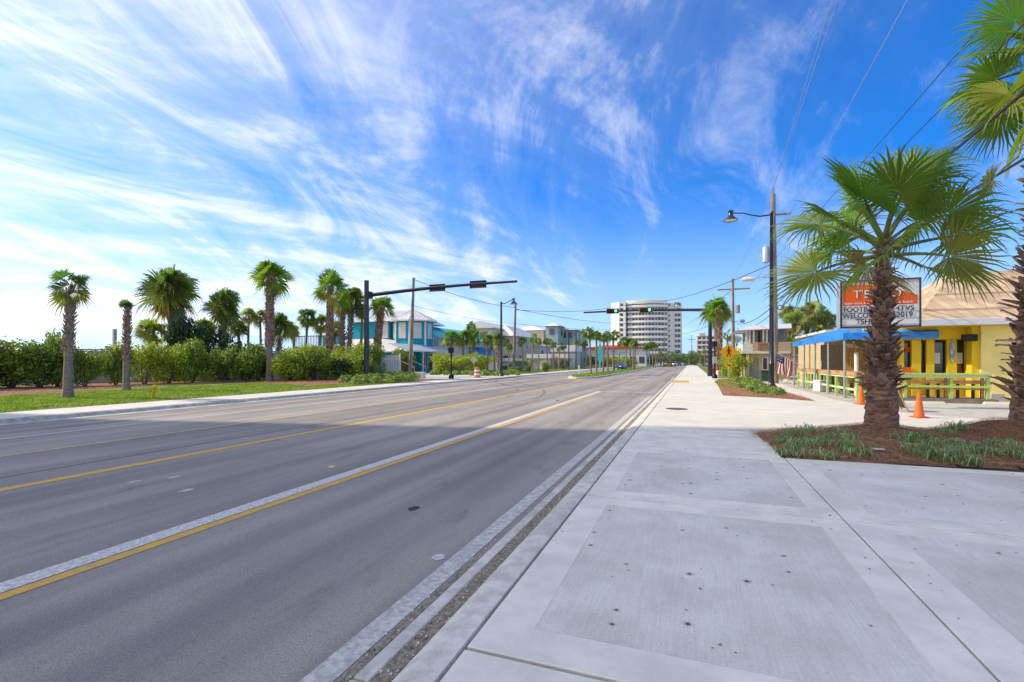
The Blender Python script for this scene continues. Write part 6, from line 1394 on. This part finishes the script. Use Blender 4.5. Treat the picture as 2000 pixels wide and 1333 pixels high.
# red roofed restaurant strip
T = thing('red_roof_building', (-38, 150, 0), 'long white building with red roof behind the median palms', 'building'); Yr = 150
x0, x1 = hx(1132, Yr), hx(1262, Yr); zt_ = hz(1200, 677, Yr); zb_ = hz(1200, 681, Yr)
MB().bb(x0, x1, Yr, Yr + 14, 0, zb_).build('wall', M['white_far'], T); hip(x0, x1, Yr, Yr + 14, zb_, (zt_ - zb_) + .6).build('roof', M['redroof'], T); MB().bb(x0 - .5, x1 + .5, Yr - .4, Yr - .1, zb_ - .05, zb_ + .35).build('red_fascia', M['redroof'], T)
win_row(T, 'y', x0, x1, 8, 1, 3, Yr, 1.6)
T = thing('turquoise_sign', (hx(1172, 104), 104, 0), 'tall turquoise surfboard shaped sign among the median palms', 'sign'); k = 104 / F; zz0 = hz(1172, 712, 104); zz1 = hz(1172, 668, 104); xx = hx(1172, 104)
mb = MB(); pts = [(.62 * math.sin(math.pi * min(1, (t / 12) ** .8)), zz0 + (zz1 - zz0) * t / 12) for t in range(13)]; pts = pts + [(-x, z) for x, z in pts[-2:0:-1]]; mb.poly(pts, -.1, .1); mb.v = [(xx + x, 104 - z, y) for x, y, z in mb.v]; mb.build('sign_board', M['turq'], T)
MB().tube([(xx, 104, 0), (xx, 104, zz0 + .3)], .15, 6).build('post', M['turq'], T)
# ---------------- curved condominium ----------------
M['cw'] = mat('condo_white', (.70, .70, .69), .7, .03, .3); M['cs'] = mat('condo_recess', (.56, .57, .58), .8, .05, .3); M['cd'] = mat('condo_dark_window', (.035, .045, .055), .2, spec=.6); M['csh'] = mat('condo_shaded_wall', (.55, .58, .60), .8, .03, .3); M['clogo'] = mat('logo_green', (.10, .28, .22), .6)  # tower wall is bluish grey to carry the shade on the right side
YC = 300.0
CD = thing('condominium', (hx(1260, YC), YC + 12, 0), 'tall white curved condominium tower with stacked balconies down the road', 'building')
def cX(px): return onY(px, 700, YC).x
def cZ(py, px=1250): return onY(px, py, YC).z
ztop = cZ(590); fl_n = 12; fh = ztop / fl_n
# bright end wall, turned towards the sun
xA, xB = cX(1190), cX(1209)
MB().poly([(xA, YC + 7), (xB, YC + 1), (xB + 2, YC + 20), (xA, YC + 22)], 0, cZ(588)).build('end_wall', M['cw'], CD)
MB().poly([(xB, YC + 2.5), (cX(1218), YC + 2.5), (cX(1218), YC + 20), (xB, YC + 20)], 0, cZ(590)).build('stair_recess', M['cs'], CD)
MB().poly([(cX(1217.5), YC - .8), (cX(1222), YC - .8), (cX(1222), YC + 18), (cX(1217.5), YC + 18)], 0, cZ(588)).build('pylon', M['cw'], CD)
# curve of the balcony front
cpts = []
for i in range(15): t = i / 14; px = 1221 + (1303 - 1221) * t; cpts.append((cX(px), YC - .5 + 15 * (t - .42) ** 2 * (1 if t > .42 else .6) + (2.2 if t == 0 else 0)))
back = [(cX(1303), YC + 22), (cX(1221), YC + 20)]
inner = [(x, y + 2.0) for x, y in cpts]
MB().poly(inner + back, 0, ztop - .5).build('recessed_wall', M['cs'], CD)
wm = MB().box((0, 0, 0), (1.25, .2, 1.5)).mesh('window', M['cd'])
CR = Vector(CD.location)
for f in range(fl_n):
    z0 = f * fh; mb = MB(); out = [(x, y) for x, y in cpts]; inn_ = [(x, y + .35) for x, y in cpts]
    V = [(x, y, z0 + fh * .0) for x, y in out] + [(x, y, z0 + fh * .42) for x, y in out] + [(x, y, z0 + fh * .42) for x, y in inn_] + [(x, y + 2.3, z0) for x, y in out]; n = len(out); Fc = []
    for i in range(n - 1): Fc += [(i, i + 1, n + i + 1, n + i), (n + i, n + i + 1, 2 * n + i + 1, 2 * n + i), (3 * n + i, 3 * n + i + 1, i + 1, i), (2 * n + i, 2 * n + i + 1, 3 * n + i + 1, 3 * n + i)]
    mb.add(V, Fc); mb.build('balcony', M['cw'], CD)
    for i in range(13):
        if f == 0: continue
        t = (i + .5) / 13; k_ = t * 14; a = int(k_); x = inner[a][0] + (inner[min(14, a + 1)][0] - inner[a][0]) * (k_ - a); y = inner[a][1] + (inner[min(14, a + 1)][1] - inner[a][1]) * (k_ - a)
        if i in (1,): continue
        link('window', wm, CD, Vector((x, y - .1, z0 + fh * .62)) - CR, (0, 0, math.atan2(inner[min(14, a + 1)][1] - inner[a][1], inner[min(14, a + 1)][0] - inner[a][0])), (1.0 if i % 3 else .6, 1, 1))
    MB().bb(xB + .2, cX(1217), YC + .6, YC + 2.6, z0, z0 + fh * .35).build('stair_landing', M['cw'], CD)
    link('window', wm, CD, Vector((cX(1214), YC + 2.4, z0 + fh * .65)) - CR, None, (1.2, 1, .9))
mb = MB(); V = [(x, y - .3, ztop - 1.2) for x, y in cpts] + [(x, y - .3, ztop + 1.0) for x, y in cpts] + [(x, y + 6, ztop + 1.0) for x, y in cpts]; n = len(cpts); mb.add(V, [(i, i + 1, n + i + 1, n + i) for i in range(n - 1)] + [(n + i, n + i + 1, 2 * n + i + 1, 2 * n + i) for i in range(n - 1)]); mb.build('roof_parapet', M['cw'], CD)
# right slab tower
xC, xD_, xE = cX(1299), cX(1317), cX(1330.5)
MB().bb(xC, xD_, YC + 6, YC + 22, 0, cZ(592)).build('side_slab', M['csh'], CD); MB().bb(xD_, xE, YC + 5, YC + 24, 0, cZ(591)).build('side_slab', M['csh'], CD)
for f in range(1, 12):
    for px, w_ in ((1306.5, .8), (1319.5, .9), (1325.5, 1.5)):
        link('window', wm, CD, Vector((cX(px), YC + (6 if px < 1315 else 5) - .05, f * fh + fh * .4)) - CR, None, (w_ * (.9 if px > 1315 else .9), 1, 1.15 if px > 1315 else .7))
MB().bb(cX(1316), cX(1325), YC + 4.85, YC + 4.97, cZ(601), cZ(592)).build('logo_panel', M['clogo'], CD)
x_ = cX(1320.5); mb = MB(); mb.add([(x_ - 1.0, YC + 4.78, cZ(600)), (x_ - .2, YC + 4.78, cZ(594)), (x_ + .6, YC + 4.78, cZ(600))], [(0, 1, 2)]); mb.add([(x_ + .4, YC + 4.78, cZ(600)), (x_ + 1.0, YC + 4.78, cZ(596)), (x_ + 1.5, YC + 4.78, cZ(600))], [(0, 1, 2)]); mb.build('logo_mark', M['cw'], CD)
# far beige block
YB = 262
T = thing('apartment_block', (onY(1375, 700, YB).x, YB + 6, 0), 'distant beige apartment block behind the right mast', 'building')
xa, xb = onY(1361, 700, YB).x, onY(1392, 700, YB).x; zb = onY(1375, 656, YB).z
MB().bb(xa, xb, YB, YB + 14, 0, zb).build('wall', M['beige'], T); MB().bb(xa + 1.3, xa + 4, YB - .2, YB + 5, zb, zb + 1.4).build('roof_house', M['beige'], T)
for f in range(1, 6):
    MB().bb(xa - .2, xb, YB - 1.0, YB - .05, f * zb / 6 - .2, f * zb / 6 + .5).build('balcony', M['white_far'], T)
    for i in range(4): MB().bb(xa + .6 + i * 2.1, xa + 1.9 + i * 2.1, YB - .08, YB - .01, f * zb / 6 + .55, f * zb / 6 + 2.0).build('window', M['cd'], T)
T = thing('low_shop', (8, 130, 0), 'pale low building right of the far sidewalk', 'building'); MB().bb(6.5, 16, 90, 104, 0, 3.6).build('wall', M['beige'], T); MB().bb(6.2, 16.3, 89.7, 104.3, 3.6, 3.9).build('roof', M['fascia'], T)
# tall condominium behind the photographer, whose shadow falls over the road
TW = thing('shade_tower', (-52, -20, 0), 'tall pale condominium across the road, out of the picture to the left', 'building')
MB().bb(-66, -38, -16, YTW, 0, 52).build('wall', M['white_far'], TW)
for f in range(1, 15): MB().bb(-37.98, -36.6, -15, YTW - .5, f * 3.4, f * 3.4 + 1.0).build('balcony', M['cw'], TW)
# ---------------- vehicles ----------------
def car(px, py, yaw, col, label, kind='suv', cat='car', z=ZR):
    """body lofted from cross sections along its length; front towards local -Y"""
    p = g(px, py, z); T = thing('parked_car' if kind == 'dark_parked' else 'car', (p.x, p.y, z), label, cat); T.rotation_euler = (0, 0, yaw)
    pm = mat('car_paint', col, .25, spec=.7); Lc, Wc = 4.5, 1.82; suv = kind != 'sedan'
    st = [(-2.25, .45, .70, .62), (-2.15, .30, .86, .84), (-1.5, .26, 1.0, .90), (-.95, .26, 1.06, .91), (.2, .26, 1.08, .91), (1.3, .26, 1.08, .91), (2.0, .30, 1.06, .88), (2.22, .42, .95, .80)]
    if not suv: st = [(y, a, b * .88, c) for y, a, b, c in st]
    mb = MB(); V = []; n = 8
    for y, zl, zh, hw in st: V += [(-hw * .94, y, zl), (-hw, y, zl + .18), (-hw, y, zh - .2), (-hw * .9, y, zh), (hw * .9, y, zh), (hw, y, zh - .2), (hw, y, zl + .18), (hw * .94, y, zl)]
    Fc = [((i * n + k), (i * n + (k + 1) % n), ((i + 1) * n + (k + 1) % n), ((i + 1) * n + k)) for i in range(len(st) - 1) for k in range(n)]
    Fc = [f[::-1] for f in Fc] + [tuple(range(n)), tuple(range(len(st) * n - 1, (len(st) - 1) * n - 1, -1))]
    mb.add(V, Fc); mb.build('body', pm, T, smooth=True, world=False)
    zb, zr = (1.05, 1.66) if suv else (.93, 1.42)
    cab = [(-1.05, .80, zb), (-.35, .68, zr - .06), (.1, .68, zr), (1.5 if suv else .9, .67, zr - .03), (2.05 if suv else 1.7, .78, zb)]
    mb = MB(); V = []
    for y, hw, z_ in cab: V += [(-hw, y, z_), (hw, y, z_)]
    bt = [(-.84, y, zb - .02) for y in (-1.05, -.35, .1, 1.5, 2.05)]
    mb.add(V + [(-.83, c[0], zb - .03) for c in cab] + [(.83, c[0], zb - .03) for c in cab], [(2, 3, 5, 4), (4, 5, 7, 6)], 0)
    mb.add(V + [(-.83, c[0], zb - .03) for c in cab] + [(.83, c[0], zb - .03) for c in cab], [(0, 1, 3, 2), (6, 7, 9, 8), (0, 2, 11, 10), (2, 4, 12, 11), (4, 6, 13, 12), (6, 8, 14, 13), (15, 16, 3, 1), (16, 17, 5, 3), (17, 18, 7, 5), (18, 19, 9, 7)], 1)
    mb.build('cabin', [pm, M['cd']], T, world=False)
    for y in (-1.4, 1.35):
        for s in (-1, 1):
            w_ = link('wheel', MB().lathe([(.2, -.11), (.33, -.11), (.34, -.06), (.34, .06), (.33, .11), (.2, .11)], n=16, ax=(1, 0, 0)).mesh('tyre', M['black']), T, (s * .82, y, .34)); link('rim', MB().lathe([(.0, .0), (.2, .0), (.22, .03)], n=12, ax=(s, 0, 0)).mesh('rim', M['alu']), w_, (s * .08, 0, 0))
    for s in (-1, 1): MB().box((s * .66, -2.2, .74), (.36, .12, .15), 0, 0, .02).build('headlight', M['lens'], T, world=False); MB().box((s * .74, 2.2, .85), (.2, .08, .3)).build('tail_light', M['redbrown'], T, world=False); MB().box((s * .98, -.8, 1.08), (.16, .1, .12), 0, 0, .02).build('mirror', pm, T, world=False)
    MB().box((0, -2.27, .55), (1.0, .05, .2)).build('grille', M['black'], T, world=False); MB().box((0, -2.28, .42), (.5, .03, .12)).build('number_plate', M['white'], T, world=False)
    return T
car(1211, 723.5, R(-8), (.035, .085, .13), 'blue grey suv driving towards the camera left of the median palms')
car(1309, 716.3, R(48), (.62, .38, .015), 'bright yellow compact suv turning across the far road')
car(1323, 715, R(20), (.03, .035, .04), 'dark car behind the yellow one')
car(1337, 714.2, R(25), (.42, .43, .43), 'silver car in the distance right of the yellow one')
car(1353, 714, R(-5), (.02, .025, .05), 'dark blue car farthest right at the road end')
car(1008, 726, R(-75), (.03, .045, .06), 'dark suv parked behind the left wooden pole', 'dark_parked', z=0)
# marker post on the median nose, red hydrant-like post by right mast
p = g(1131, 733, .04); T = thing('marker_post', (p.x, p.y, .04), 'thin white marker post on the nose of the median', 'marker post'); MB().tube([(0, 0, 0), (0, 0, 1.1)], .04, 6).build('post', M['white'], T, world=False); MB().box((0, 0, .85), (.16, .05, .45)).build('plate', M['white'], T, world=False)
p = g(1392, 731); T = thing('fire_hydrant', (p.x, p.y, 0), 'red hydrant behind the right signal mast', 'hydrant'); MB().lathe([(.16, 0), (.16, .08), (.12, .1), (.12, .55), (.16, .58), (.14, .7), (.05, .8), (0, .82)], n=12).build('barrel', mat('hydrant_red', (.5, .02, .01), .5), T, world=False)
